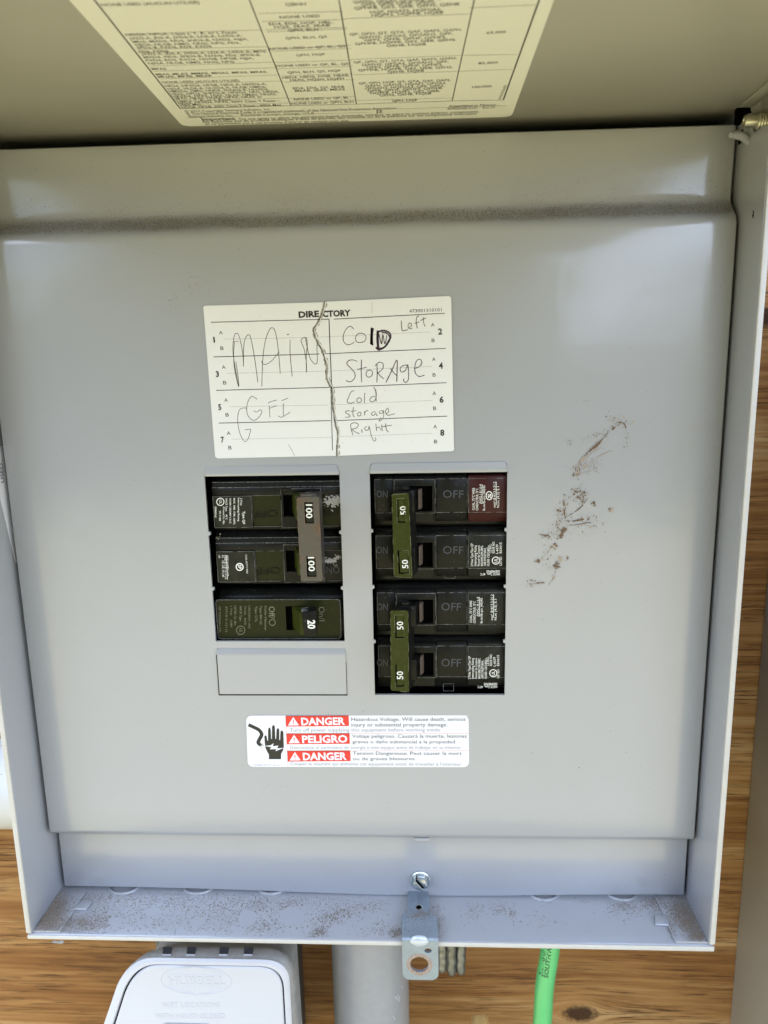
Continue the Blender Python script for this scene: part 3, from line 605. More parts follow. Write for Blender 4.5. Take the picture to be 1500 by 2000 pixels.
for t, a, b, h, m, bo in (('Hazardous Voltage. Will cause death, serious', (706, 92), (1432, 91), 23, 'ink_soft', 0), ('injury or substantial property damage.', (706, 127), (1318, 126), 23, 'ink_soft', 0), ('Turn off power supplying this equipment before working inside.', (314, 160), (1278, 158), 22, 'ink_grey', -.005),
    ('Voltaje peligroso. Causará la muerte, lesiones', (710, 199), (1440, 198), 22, 'ink_soft', 0), ('graves o daño substancial a la propiedad.', (712, 234), (1374, 234), 20, 'ink_soft', 0), ('Desconecte el suministro de energía a este equipo antes de trabajar en su interior.', (316, 270), (1410, 270), 21, 'ink_grey', -.006),
    ('Tension Dangereuse. Peut causer la mort', (715, 307), (1408, 308), 21, 'ink_soft', 0), ('ou de graves blessures.', (715, 342), (1116, 341), 20, 'ink_soft', 0), ('Couper le courant qui alimente cet équipement avant de travailler à l’intérieur.', (318, 374), (1412, 377), 21, 'ink_grey', -.004),
    ('47400014 0101  Rev.A', (84, 377), (250, 376), 9, 'ink_grey', 0)): s.text(t, a, b, h, m, bo)
# hazard pictogram: hand struck by an arcing cable
hand = [(180, 335), (180, 305), (168, 285), (158, 262), (154, 232), (151, 190), (157, 182), (165, 186), (170, 215), (175, 218), (175, 150), (179, 134), (188, 134), (192, 150), (194, 205), (199, 205), (200, 128), (206, 118), (214, 119), (218, 130), (221, 205), (226, 205), (229, 145), (234, 138), (242, 139), (246, 150), (246, 212), (251, 214), (254, 160), (260, 152), (268, 154), (272, 165), (274, 215), (275, 255), (270, 280), (258, 300), (257, 335)]
s.poly(hand, 'ink')
s.poly([(152, 250), (192, 246), (210, 232), (206, 252), (240, 248), (232, 266), (276, 262), (222, 284), (228, 270), (186, 272), (196, 258)], 'labelwhite', .1)
s.stroke([(50, 116), (85, 132), (118, 150), (134, 178), (120, 208), (112, 230), (128, 246)], 1.7, 'ink', .06, jit=0)
for p in ([(125, 246), (140, 238)], [(126, 246), (146, 247)], [(125, 248), (134, 262)]): s.stroke(p, .25, 'ink', .06, smooth=False)
s.done('danger_label', cover)['label'] = 'white and red trilingual danger sticker with hand pictogram'

# ---------------- mud smears on the cover
c7 = crop(1000, 780, 3.3333)
s = Sheet((0, -.32, 0), (0, -1, 0), c7)
def smear(pts, w_, m='mud'):
    q_ = catmull(pts, 6); n = len(q_)
    for i in range(n - 1):
        if random.random() < .16: continue
        a, b = q_[i], q_[i + 1]; ww = w_ * math.sin(math.pi * (i + .7) / n) * random.uniform(.5, 1.25)
        s.line((a[0] + random.uniform(-1, 1), a[1]), b, max(.08, ww), m, random.uniform(.0, .04))
for pts, w_, m in (([(428, 425), (470, 375), (500, 340)], .9, 'mud2'), ([(432, 415), (480, 362), (520, 325), (570, 280), (605, 240), (632, 208)], .75, 'mud'), ([(500, 340), (545, 305), (580, 278)], 1.1, 'mud'), ([(430, 430), (520, 350), (590, 310)], .35, 'mud2'),
    ([(450, 450), (540, 390), (620, 345), (660, 332)], .45, 'mud2'), ([(440, 470), (500, 430), (560, 410)], .3, 'mud2'), ([(430, 485), (500, 468), (570, 440)], .3, 'mud2'), ([(420, 440), (424, 480), (430, 515)], .5, 'mud2'),
    ([(345, 785), (340, 720), (338, 650)], .8, 'mud'), ([(342, 770), (400, 740), (450, 700), (480, 660), (495, 640)], .5, 'mud'), ([(345, 790), (400, 792), (460, 782), (510, 770)], .7, 'mud'), ([(365, 820), (430, 815), (480, 805), (525, 800)], .5, 'mud'), ([(345, 775), (352, 700), (370, 660)], .35, 'mud2'),
    ([(400, 585), (420, 605), (440, 595)], .9, 'mud'), ([(440, 640), (460, 610), (490, 605)], .5, 'mud'), ([(415, 640), (440, 640), (455, 670)], .6, 'mud'), ([(455, 680), (465, 650), (462, 620)], .6, 'mud'),
    ([(340, 845), (325, 870), (318, 910)], 2.0, 'mud'), ([(360, 845), (335, 850), (325, 880)], 2.4, 'mud'), ([(290, 1055), (293, 1080), (284, 1105)], 3.2, 'mud'), ([(284, 1100), (278, 1150), (262, 1180), (240, 1210)], .7, 'mud2'),
    ([(150, 1198), (185, 1194), (215, 1194)], .8, 'mud'), ([(120, 1205), (150, 1200)], .4, 'mud2'), ([(170, 875), (210, 885), (242, 882)], .5, 'mud'), ([(215, 892), (240, 882)], .7, 'mud'), ([(655, 200), (660, 180)], 1.0, 'mud'), ([(680, 152), (715, 150), (735, 165), (742, 190)], .7, 'mud')): smear(pts, w_, m)
def specks(cx, cy, sx, sy, n, r, ms=('mud', 'mud2'), rot=0):
    for _ in range(n):
        a, b = random.gauss(0, sx), random.gauss(0, sy); u = cx + a * math.cos(rot) - b * math.sin(rot); v_ = cy + a * math.sin(rot) + b * math.cos(rot)
        p = s.P(u, v_, random.uniform(0, .03)); k = random.randint(4, 6); rr = r * random.uniform(.3, 1.3) * (1 if random.random() < .9 else 1.8); ph = random.random() * 6
        el = random.uniform(.4, 1)
        s.poly3([p + Vector((rr * math.cos(ph + 6.283 * i / k) * el, 0, rr * math.sin(ph + 6.283 * i / k))) for i in range(k)], random.choice(ms))
for a in ((690, 150, 45, 28, 70, .26), (750, 240, 14, 50, 30, .24), (560, 250, 40, 35, 60, .2), (500, 430, 60, 30, 90, .2), (425, 470, 14, 22, 50, .3), (430, 620, 40, 35, 70, .28), (330, 740, 22, 60, 90, .24), (480, 790, 50, 25, 80, .24), (300, 820, 30, 40, 80, .24), (240, 890, 40, 14, 50, .24), (240, 985, 18, 30, 40, .3), (280, 955, 6, 6, 10, .7), (318, 1042, 5, 5, 7, .8), (360, 1032, 6, 4, 6, .6),
          (640, 715, 7, 7, 8, .55), (533, 680, 6, 6, 8, .6), (170, 1050, 10, 6, 8, .5), (250, 1080, 40, 40, 50, .17), (140, 1190, 30, 22, 50, .2), (370, 268, 20, 16, 20, .2), (1180, 190, 70, 28, 120, .12, ('mud2',)), (1200, 300, 20, 30, 20, .15), (420, 870, 90, 40, 50, .16), (490, 10, 20, 4, 14, .16)): specks(*a)
s.xf = lambda u, v_: (u, v_)
for a in ((375, 560, 10, 10, 22, .2), (335, 588, 8, 10, 22, .2), (410, 545, 20, 12, 26, .15), (250, 480, 90, 40, 40, .13), (700, 480, 300, 60, 60, .12), (800, 600, 350, 250, 70, .13), (530, 1540, 16, 12, 30, .18), (160, 1045, 14, 8, 20, .18), (180, 1150, 50, 90, 40, .14), (1180, 1500, 90, 80, 50, .15), (560, 1450, 400, 120, 60, .13), (1100, 1200, 150, 300, 60, .13), (650, 1390, 60, 4, 12, .12), (430, 1048, 3, 10, 6, .3), (600, 540, 200, 4, 10, .14)): specks(*a)
o = s.done('mud_smear', cover); o['kind'] = 'stuff'; o['label'] = 'dried brown mud streaks and specks on the grey cover'

# ---------------- dirt and sand (real grains)
def grains(name, pts, mats, label, lo=.09, hi=.30):
    vs, fs, mi = [], [], []
    for p in pts:
        r = random.uniform(lo, hi) * (1.5 if random.random() < .04 else 1); b = len(vs)
        d = [Vector((random.uniform(.6, 1.2) * r * k[0], random.uniform(.6, 1.2) * r * k[1], random.uniform(.5, 1) * r * k[2])) for k in ((1, .3, 0), (-.6, .9, 0), (-.5, -1, 0), (0, 0, 1), (.2, 0, -1))]
        vs += [(p + k) * .001 for k in d]; fs += [(b, b + 1, b + 3), (b + 1, b + 2, b + 3), (b + 2, b, b + 3), (b + 1, b, b + 4), (b + 2, b + 1, b + 4), (b, b + 2, b + 4)]
    me = bpy.data.meshes.new(name); me.from_pydata(vs, [], fs); me.materials.append(M[mats]); o = bpy.data.objects.new(name, me); col.objects.link(o)
    tag(o, label, 'sand', kind='stuff'); return o
clear = [(483, 1793, 18, 16), (570, 1790, 24, 18), (300, 1780, 14, 8), (385, 1800, 15, 9), (225, 1800, 14, 8)]
pts = []
def blob(cx, cy, sx, sy, n, z=OZ + .1, rot=0):
    for _ in range(int(n * (.72 if sx > 20 else 1.25))):
        a, b = random.gauss(0, sx), random.gauss(0, sy); u = cx + a * math.cos(rot) - b * math.sin(rot); v_ = cy + a * math.sin(rot) + b * math.cos(rot)
        if any(((u - c[0]) / c[2]) ** 2 + ((v_ - c[1]) / c[3]) ** 2 < 1 for c in clear): continue
        p = onz(u, v_, z)
        zz = z + (1.15 if (p.x < OL + 14 or p.x > OR - 14) else 0)
        if zz != z: p = onz(u, v_, zz)
        if OL + .3 < p.x < OR - .3 and D + .8 < p.y < 12: pts.append(p)
blob(88, 1798, 16, 12, 2300); blob(110, 1768, 12, 16, 1500); blob(150, 1806, 26, 9, 1600); blob(190, 1795, 22, 14, 900); blob(200, 1756, 36, 8, 500); blob(290, 1760, 50, 10, 480); blob(245, 1790, 45, 18, 350)
blob(390, 1760, 60, 12, 900); blob(430, 1785, 50, 16, 900); blob(505, 1765, 45, 10, 600); blob(520, 1810, 30, 10, 380); blob(350, 1815, 60, 10, 300); blob(560, 1765, 40, 9, 400)
blob(650, 1790, 26, 9, 650, rot=-.35); blob(700, 1775, 34, 8, 420, rot=-.2); blob(622, 1822, 12, 5, 260, rot=-.4); blob(750, 1815, 26, 9, 300); blob(775, 1822, 8, 6, 220); blob(640, 1760, 30, 6, 200)
blob(850, 1800, 10, 16, 240); blob(925, 1780, 14, 9, 90); blob(975, 1775, 12, 7, 90); blob(1000, 1785, 6, 9, 70); blob(1050, 1795, 22, 8, 60); blob(1080, 1810, 80, 15, 40); blob(1215, 1770, 14, 8, 220); blob(1240, 1775, 20, 14, 130)
blob(1345, 1800, 12, 18, 1900, rot=-.5); blob(1325, 1775, 12, 14, 900, rot=-.4); blob(1362, 1828, 8, 6, 600); blob(1278, 1765, 12, 9, 350); blob(1310, 1812, 4, 12, 160, rot=-.3); blob(1150, 1760, 80, 4, 60); blob(450, 1800, 200, 22, 500)
grains('sand', pts, 'sand', 'brown sand grains scattered along the bottom ledge of the panel, densest in both corners')
pts = []
for _ in range(5200):
    x = random.uniform(XL + 2, XR - 1.5); t = random.betavariate(1.5, 1.4); z = 153.4 + 7.6 * t; y = .9 + 6.4 * t
    pts.append(Vector((x, y - .35 + warp(x, z), z)))
for _ in range(420):
    x = random.uniform(XL + 2, XR - 2); z = 161 + abs(random.gauss(0, 7)); pts.append(Vector((x, 7.35 + warp(x, z), z)))
for _ in range(60): pts.append(Vector((random.gauss(146, 3), 7.3 + warp(146, 170), random.gauss(170, 5))))
pts = [p for p in pts if p.z < 187 and p.x < XR - .5]
grains('dirt', pts, 'soil', 'fine dark dirt lying on the upper pressed fold of the grey cover', .07, .2)

# ---------------- lid and rating label
LP, LN = (0, 5, 195), (0, -.04, -1)
lid_z = lambda y: 195 + (5 - y) * .04
bm = BM()
y0, y1, x0, x1 = 29.0, -372, OL - 4.6, OR + 5.2
def slab(bm, xa, xb, ya, yb, t0, t1, bev=.4):
    prism(bm, [(xa, ya, lid_z(ya) + t0), (xb, ya, lid_z(ya) + t0), (xb, yb, lid_z(yb) + t0), (xa, yb, lid_z(yb) + t0)], (0, 0, t1 - t0), bev=bev)
slab(bm, x0, x1, y0, y1, 0, 1.5)
slab(bm, x0, x0 + 1.5, 6, y1, -13, 0.6); slab(bm, x1 - 1.5, x1, -2, y1, -13, .6); slab(bm, x0, x1, y1 + 1.5, y1, -13, .6)
prism(bm, [(x1 - 1.5, -2, lid_z(-2)), (x1 - 1.5, 8, lid_z(8)), (x1 - 1.5, -2, lid_z(-2) - 13)], (1.5, 0, 0))
slab(bm, x1 - 7, x1 - 1.6, 4, y1 + 2, -.9, -.02, .3)
lid = build('lid', bm, 'paint_lid_bounce', panel, smooth=40); lid['label'] = 'raised inner face of the panel lid'
s = Sheet(Vector(LP) + Vector(LN).normalized() * .25, LN)
s.base([(128 - 110, -130), (1085 + 45, -130), (999, 228), (357, 247)], 4.0, 'lidpaper')
ln = lambda a, b, w_=.22, m='ink_soft': s.line(a, b, w_, m)
for a, b, w_ in (((108, -97), (352, 212), .5), ((452, -90), (568, 206), .34), ((648, -85), (696, 203), .34), ((946, -90), (883, 197), .34), ((1084, -86), (983, 195), .5),
    ((352, 212), (568, 206), .34), ((568, 206), (696, 203), .34), ((696, 203), (883, 197), .3), ((883, 197), (983, 195), .3)): ln(a, b, w_)
for a, b in (((243, 67), (512, 58)), ((268, 96), (525, 91)), ((274, 103), (527, 97)), ((293, 129), (537, 121)), ((300, 139), (541, 132)), ((313, 154), (547, 146)), ((321, 164), (552, 158)), ((345, 198), (564, 191)),
    ((349, 206), (566, 201)), ((505, 26), (671, 22)), ((512, 42), (674, 38)), ((519, 58), (677, 53)), ((521, 62), (678, 56)), ((526, 97), (685, 88)), ((529, 100), (686, 94)), ((537, 122), (687, 117)), ((541, 134), (689, 129)), ((549, 148), (690, 143)), ((555, 160), (692, 155)), ((563, 192), (695, 188)), ((567, 199), (696, 195)),
    ((672, 36), (917, 27)), ((916, 15), (1047, 9)), ((686, 116), (899, 108)), ((899, 108), (1010, 106)), ((690, 146), (893, 139)), ((893, 139), (1000, 135)), ((694, 196), (884, 191)),
    ((365, 225), (990, 206)), ((365, 230), (720, 219)), ((885, 209), (985, 206))): ln(a, b, .17)
tx = lambda t, a, b, h=4.6, bo=.0, m='ink_soft': s.text(t, a, b, h, m, bo)
for t, x, y, X2, y2 in (('NONE USED (AUCUN UTILISÉ)', 200, 12, 390, 7), ('NDGA, NFGA, Class J, T, R, or L Fuses', 247, 70, 463, 65), ('JXD2-A, JD6-A, JXD6-A, LD6-A, LXD6-A,', 254, 77, 473, 71), ('MD6, MXD6, ND6, SND6-B, NXD6, NJJA,', 261, 83.5, 485, 78), ('NJGA, NLGB, NMG, NNG, NPG, PD6,', 266, 89.5, 470, 85), ('SPD6-B, PXD6, RD6, RXD6', 269, 95, 414, 92),
    ('FD6, FXD6', 273, 102.5, 330, 101), ('JXD2-A, JD6-A, JXD6-A, LD6-A, LXD6-A, MD6', 277, 107.5, 520, 102), ('MXD6, ND6, SND6-B, NXD6, PD6, SPD6-B,', 282, 113.5, 510, 108.5), ('PXD6, RD6, RXD6, NDGB, NFGB, NJJA,', 286, 119.5, 496, 115), ('NJGA, NLGB, NMG, NNG, NPG', 291, 125.5, 458, 122), ('MFAS', 298, 136.5, 326, 135.8),
    ('MJAS, MLAS, MMAS, MNAS, MPAS, MRAS,', 306, 147, 523, 142), ('MNAE, MPAE, MRAE', 310, 152, 414, 149.5), ('NONE USED (AUCUN UTILISÉ)', 318, 162.5, 468, 159), ('HFD6, HFXD6, HFGB, HJD6-A, HJXD6-A,', 323, 170, 521, 165.5), ('HJGA, HLD6-A, HLXD6-A, HLGB, HMD6,', 328, 175.5, 521, 171), ('HMXD6, HMG, HND6, SHND6-B, HNXD6,', 331, 180.5, 526, 176),
    ('HNG, HPD6, SHPD6-B, HPXD6, HPG, HRD6,', 335, 185.5, 545, 180.5), ('HRXD6, HFAS, HJAS, HLAS, HMAS, HNAS,', 338, 190, 541, 185.5), ('HPAS, HRAS, HNAE, HPAE, HRAE or', 341, 194.2, 513, 190.5), ('Class J, T, R, or L Fuses', 344, 198.3, 452, 196), ('HFD6, HFXD6, HFAS, 300V Class T Fuses –', 349, 202.8, 548, 198), ('200A Max.', 352, 206.5, 396, 205.5), ('HDGB, HFGB, 300V Class T Fuses - 600A Max.', 356, 211.3, 552, 206.5),
    ('QBHH', 558, 11, 598, 10), ('NONE USED', 547, 36, 625, 33), ('ED4, ED6, HQP, HBL,', 526, 49, 650, 45), ('HQ5, SEAS, SEAB', 536, 55, 645, 51), ('QPH, BLH', 563, 61.3, 622, 59.5), ('QPH, BLH, QS', 558, 76.5, 639, 73.5), ('NONE USED or QP, BL, QS', 527, 97, 675, 91.5), ('QPH, HQP', 579, 109.5, 635, 107.5), ('NONE USED or QP, BL, QS', 540, 130.5, 681, 126), ('QPH, BLH, QS, HQP', 562, 143.5, 666, 139.5),
    ('HED4, HED6, NGB, HEAB,', 552, 153.5, 683, 148.5), ('HEAS, HQSH, HQPH', 567, 158.3, 672, 155), ('ED4, ED6, QS, SEAB', 573, 174.3, 673, 171), ('MEAB, SEAS, MEAS', 577, 179.3, 674, 176), ('NONE USED or QP, BL', 575, 196, 682, 192), ('NONE USED or QPH, BLH', 570, 204.2, 691, 200),
    ('QAFH2, QFGA2, QFGAH2, QPF,', 690, 6, 860, 0), ('QPF2, QPFB, QPHF, QPHF2,', 706, 11.5, 850, 6), ('QPHFB, QE2, QEB, QEH2, QEHB', 692, 18.5, 897, 10), ('HQP, HQAF2, HQFGA2,', 723, 26, 862, 20), ('HQPF2, HQPFB, HQEB', 726, 32, 866, 26),
    ('QP, QPH, QT, QTA, QAF, QAF2, QAFH,', 683, 69, 902, 59.5), ('QAFH2, QFGA2, QFGAH2, QPF,', 702, 75, 884, 67), ('QPF2, QPFB, QPHF, QPHF2,', 712, 80.5, 872, 74), ('QPHFB, HQPFB, QE2, QEB, QEH2,', 694, 87.5, 891, 79), ('QEHB, HQEB', 755, 91, 832, 88), ('QP, QPH, QT, QTA, QAF, QAF2, QAFH,', 691, 123.5, 892, 115), ('QAFH2, QFGA2, QFGAH2, QPF,', 707, 128.5, 876, 122), ('QPF2, QPFB, QPHF, QPHF2,', 716, 133.5, 865, 127.5), ('QPHFB, HQPFB, QE2, QEB, QEH2,', 700, 139, 884, 132.5), ('QEHB, HQEB', 757, 142.5, 828, 139.5),
    ('QP, QPH, HQP, QT, QTA, QAF, QAF2,', 701, 164.5, 880, 158), ('QAFH, QAFH2, HQAF2, QFGA2,', 713, 169.5, 872, 163.5), ('QFGAH2, HQFGA2, QPF, QPF2,', 713, 174.5, 868, 169), ('QPFB, QPHF, QPHF2, QPHFB,', 718, 179.5, 865, 173.5), ('HQPFB, HQPF2, QE2, QEB,', 724, 183.8, 859, 179), ('QEH2, QEHB, HQEB', 741, 187.8, 842, 184), ('QPH, HQP', 766, 199, 815, 197.2), ('65,000', 950, 66, 988, 64), ('85,000', 934, 125.5, 972, 123.5), ('100,000', 922, 172, 960, 170)):
    tx(t, (x, y), (X2, y2), 4.0 + max(0, (100 - y) * .016), .006)
for t, a, b, h, bo in (('© 2023 Copyright Siemens Industry, Inc.', (362, 219.5), (530, 215), 4.4, 0), ('® The National Electrical Code is a registered trademark of the National Fire Protection Association.', (365, 224), (776, 212.5), 4.0, 0), ('Siemens Industry, Inc.     Peachtree Corners, Georgia, U.S.A.', (370, 229.5), (616, 222.5), 4.0, 0), ('J2', (734, 219.8), (747, 219.3), 4.8, .02),
    ('Assembled in Mexico', (876, 209), (968, 206), 4.0, 0), ('40902048 0101   Rev.01', (873, 214.3), (966, 211.5), 4.0, 0), ('Important', (396, 235.8), (461, 234), 6.0, .02), ('Do not spray or allow any petroleum based chemicals, solvents or paint to contact interior components.', (469, 234.5), (936, 219.5), 4.4, 0), ('Ne vaporisez pas de produits chimiques à base de pétrole, des solvants ou de la peinture sur les composants intérieurs', (398, 240), (930, 223.5), 4.2, .003), ('et ne permettez pas à ces produits d’entrer en contact avec eux.', (402, 243.8), (683, 236.8), 3.6, .003)):
    s.text(t, a, b, h, 'ink_soft', bo)
s.text('Hu-Sub-Q/1-Rev-Bdr', (978, 193), (990, 166), 5, 'ink_soft')
s.done('rating_label', lid)['label'] = 'cream printed table of breaker types inside the raised lid'

# hinge bolt and bent tab at the upper right
bm = BM(); B = on(1453, 237, -8.0)
lathe(bm, B, (1, 0, -.03), [(.01, .5), (1.4, .5), (1.5, .1), (2.0, 0), (2.2, .3), (2.2, 4.2), (2.7, 4.5)] + [(2.75 + (.25 if i % 2 else -.2), 4.7 + i * .5) for i in range(40)] + [(2.6, 25), (.01, 25)], 28)
build('hinge_bolt', bm, 'bolt', panel)
bm = BM(); bp = [on(1461, 277, -1), on(1450, 266, -2.5), on(1436, 263, -4), on(1427, 264, -5)]
tube(bm, bp, lambda i: (1.6, 1.7, 1.6, 1.0)[i], 12); build('bent_tab', bm, 'paint', panel)
bm = BM(); a = at(1437.5, 252, (OR, 0, 0), (-1, 0, 0)); box(bm, OR - .25, OR + .3, 3.6, 7.6, 181.2, 186.0); build('tab_slot', bm, 'void', panel)
bm = BM(); c_ = at(1471, 418, (OR - .06, 0, 0), (-1, 0, 0)); prism(bm, [c_ + Vector((0, k[0], k[1])) for k in ((-.4, .9), (.7, 1.6), (.3, .4), (.9, -.6), (-.3, -1.8), (-.5, -.3))], (.2, 0, 0)); build('chip_mark', bm, 'void', rw)
# sticker on the left wall, most of it hidden behind the cover edge
s = Sheet((OL + .2, 0, 0), (1, 0, 0))
p1, p2, p3 = at(3, 880, (OL, 0, 0), (1, 0, 0)), at(31, 1099, (OL, 0, 0), (1, 0, 0)), at(1, 970, (OL, 0, 0), (1, 0, 0))
s.poly3([Vector((OL + .2, a_, b_)) for a_, b_ in ((p1.y - 9, p1.z + 2), (p1.y + 16, p1.z + 2), (p2.y + 14, p2.z - .3), (p2.y - .2, p2.z), (p3.y - .8, p3.z))], 'labelwhite', .15)
s.text('USED', (8.2, 942), (4.6, 904), 6, 'ink', .01)
s.done('wall_sticker', lw)

# ---------------- hasp with lock hole
def plate_with_holes(name, outline, holes, th, mname, parent, n=32):
    """vertical plate in x-z at y; outline and holes are lists of (x,z); holes as (cx,cz,rx,rz)"""
    from mathutils.geometry import delaunay_2d_cdt
    y, t = th; P2 = [Vector(p) for p in outline]; E = [(i, (i + 1) % len(P2)) for i in range(len(P2))]
    for cx, cz, rx, rz in holes:
        b = len(P2); P2 += [Vector((cx + rx * math.cos(2 * math.pi * i / n), cz + rz * math.sin(2 * math.pi * i / n))) for i in range(n)]; E += [(b + i, b + (i + 1) % n) for i in range(n)]
    vv, ee, ff, *_ = delaunay_2d_cdt(P2, E, [], 1, 1e-5)
    bm = BM(); A = [bm.verts.new((p.x, y, p.y)) for p in vv]
    for f in ff:
        cx = sum(vv[i].x for i in f) / 3; cz = sum(vv[i].y for i in f) / 3
        if any(((cx - h[0]) / h[2]) ** 2 + ((cz - h[1]) / h[3]) ** 2 < .97 for h in holes): continue
        bm.faces.new([A[i] for i in f])
    bmesh.ops.recalc_face_normals(bm, faces=bm.faces[:])
    if sum(f.normal.y for f in bm.faces) > 0: bmesh.ops.reverse_faces(bm, faces=bm.faces[:])
    return build(name, bm, mname, parent, smooth=30, solid=t)
hasp = thing('padlock_hasp', 'zinc plated padlock hasp bent down over the ledge with a rust-ringed hole', 'hasp', (20, -22, -178))
YH = -24.0
hc = [on(785, 1832, YH), on(856, 1832, YH), on(855, 1912, YH), on(784, 1912, YH)]
xh0, xh1 = hc[0].x, hc[1].x; zt_, zb_ = -162.0, on(820, 1914, YH).z
H1, H2 = on(819, 1884, YH), on(836, 1857, YH)
r = 3.4; arcp = rrect(xh0, xh1, zb_, zt_ + 3.4, r, 5)
outl = [(xh1, zt_), (xh0, zt_)] + [p for p in arcp if p[1] < zt_ - 1]
ra = abs(on(846, 1884, YH).x - on(792, 1884, YH).x) / 2
plate_with_holes('hasp_plate', outl, [(H1.x, H1.z, 4.3, 3.75 * 1.1), (H2.x, H2.z, 1.7, 1.25)], (YH, 1.6), 'zinc', hasp)
bm = BM(); lathe(bm, (H1.x, YH + 1.0, H1.z), (0, -1, 0), [(4.25, 0), (4.25, 1.1), (4.5, 1.2), (5.9, 1.1), (6.05, .97)], 40)
for v_ in bm.verts: v_.co.z = H1.z + (v_.co.z - H1.z) * .97
build('rust_ring', bm, 'rust', hasp)
# strap running over the ledge
bm = BM(); zz = OZ + 1.9
prism(bm, [(14.3, 12, zz), (14.2, -6.5, zz), (11.6, -9.6, zz), (xh0, YH + 1.2, zz), (xh1, YH + 1.2, zz), (28.2, -9.8, zz), (25.0, -6.3, zz), (24.2, 12, zz)], (0, 0, 1.5), bev=.25)
build('hasp_strap', bm, 'zinc', hasp)
bm = BM(); prism(bm, [(xh0, YH + 1.6, zz), (xh0, YH + .35, zz - .2), (xh0, YH + .08, zz - 1.2), (xh0, YH + .08, zz - 2.2), (xh0, YH + 1.55, zz - 2.2)] + [(xh0, YH + 2.2, zz + 1.5), (xh0, YH + 1.0, zz + 1.3), (xh0, YH + .1, zz + .3)][::-1][:0] + [(xh0, YH + 1.6, zz + .1)], (xh1 - xh0, 0, 0))
prism(bm, [(xh0, YH + 1.2, zz + 1.5), (xh0, YH + .35, zz + 1.1), (xh0, YH + .06, zz + .2), (xh0, YH + .06, zz - 1.8), (xh0, YH + 1.4, zz - 1.8), (xh0, YH + 1.4, zz)], (xh1 - xh0, 0, 0)); build('hasp_bend', bm, 'zinc', hasp, smooth=60)
bm = BM(); cx = on(819, 1838, YH).x; cz = on(819, 1838, YH).z
prof_ = [(4.3 * math.cos(t), 1.7 * math.sin(t)) for t in [math.pi / 2 * i / 8 for i in range(9)]]; lathe(bm, (cx, YH + .1, cz), (0, -1, 0), prof_, 32)
for v_ in bm.verts: v_.co.z = cz + (v_.co.z - cz) * .72
build('gusset_dimple', bm, 'zinc_pale', hasp)
bm = BM(); h = onz(818, 1772, OZ + 3.4); lathe(bm, (h.x, h.y, OZ + 3.1), (0, 0, 1), [(1.75, .35), (1.5, .42), (1.35, .32)], 24, 0); cyl(bm, (h.x, h.y, OZ + 3.2), (0, 0, 1), 1.4, .24, 20, mi=1)
build('strap_hole', bm, ['zinc_bright', 'void'], hasp)
pts = []
for _ in range(380):
    p = Vector((random.gauss(20.5, 3.2), random.gauss(-8.5, 1.9), OZ + 3.5))
    if 12.5 < p.x < 27.5: pts.append(p)
for _ in range(90): pts.append(Vector((random.uniform(13, 27), random.uniform(-20, -9), OZ + 3.5)))
for _ in range(70): pts.append(Vector((random.gauss(27.5, 1.0), random.gauss(-21, 1.6), OZ + 3.2)))
pts = [p for p in pts if p.x < xh1 - .2]
grains('sand_on_hasp', pts, 'sand', 'sand grains lying on the flat strap of the zinc hasp', .08, .26)

# ------------------------------------------------------------------ breakers
bm = BM(); box(bm, -76, 64, 16, 17, -56, 56); build('interior_back', bm, 'void', panel)
def seg(bm, x0, x1, zt, zb, y, yb=9.0, low=4.6, drop=1.7, bev=.22, mi=0, top=1.6):
    """one moulded segment of a pole: chamfered top, flat face, sloping foot"""
    prof_ = [(zt, yb), (zt - .2, y + top * .9), (zt - top, y), (zb + low, y), (zb + low - .3, y + .35), (zb + .4, y + drop), (zb, yb)]
    prism(bm, [(x0, yy, z) for z, yy in prof_], (x1 - x0, 0, 0), mi, bev=bev, seg=1)
def outline(bm, pts, r=.09):
    tube(bm, pts, r, 5)
def moulded_text(txt, parent, a, b, h, y, m='moulded', bold=.0):
    s = Sheet((0, y, 0), (0, -1, 0)); s.text(txt, a, b, h, m, bold, .12); return s.done('moulded_letters', parent)
def edges_of(x0, x1, zt, zb, y, low, name, parent, top=1.6):
    """scuffed light edges along the corners of a moulded pad"""
    bm = BM(); k = .07
    for a, b in (((x0, zt - top), (x1, zt - top)), ((x0, zb + low), (x1, zb + low)), ((x0, zt - top), (x0, zb + low)), ((x1, zt - top), (x1, zb + low))):
        n = 7
        for i in range(n):
            if random.random() < .12: continue
            t0, t1 = i / n, (i + 1) / n; p = (a[0] + (b[0] - a[0]) * t0, a[1] + (b[1] - a[1]) * t0); q_ = (a[0] + (b[0] - a[0]) * t1, a[1] + (b[1] - a[1]) * t1); w_ = k * random.uniform(.5, 1.4)
            box(bm, min(p[0], q_[0]) - w_, max(p[0], q_[0]) + w_, y - .05, y + .2, min(p[1], q_[1]) - w_, max(p[1], q_[1]) + w_)
    o = build(name, bm, 'edge', parent, smooth=0); o['kind'] = 'stuff'; return o
def hx_(u, v_, y): return on(u, v_, y)
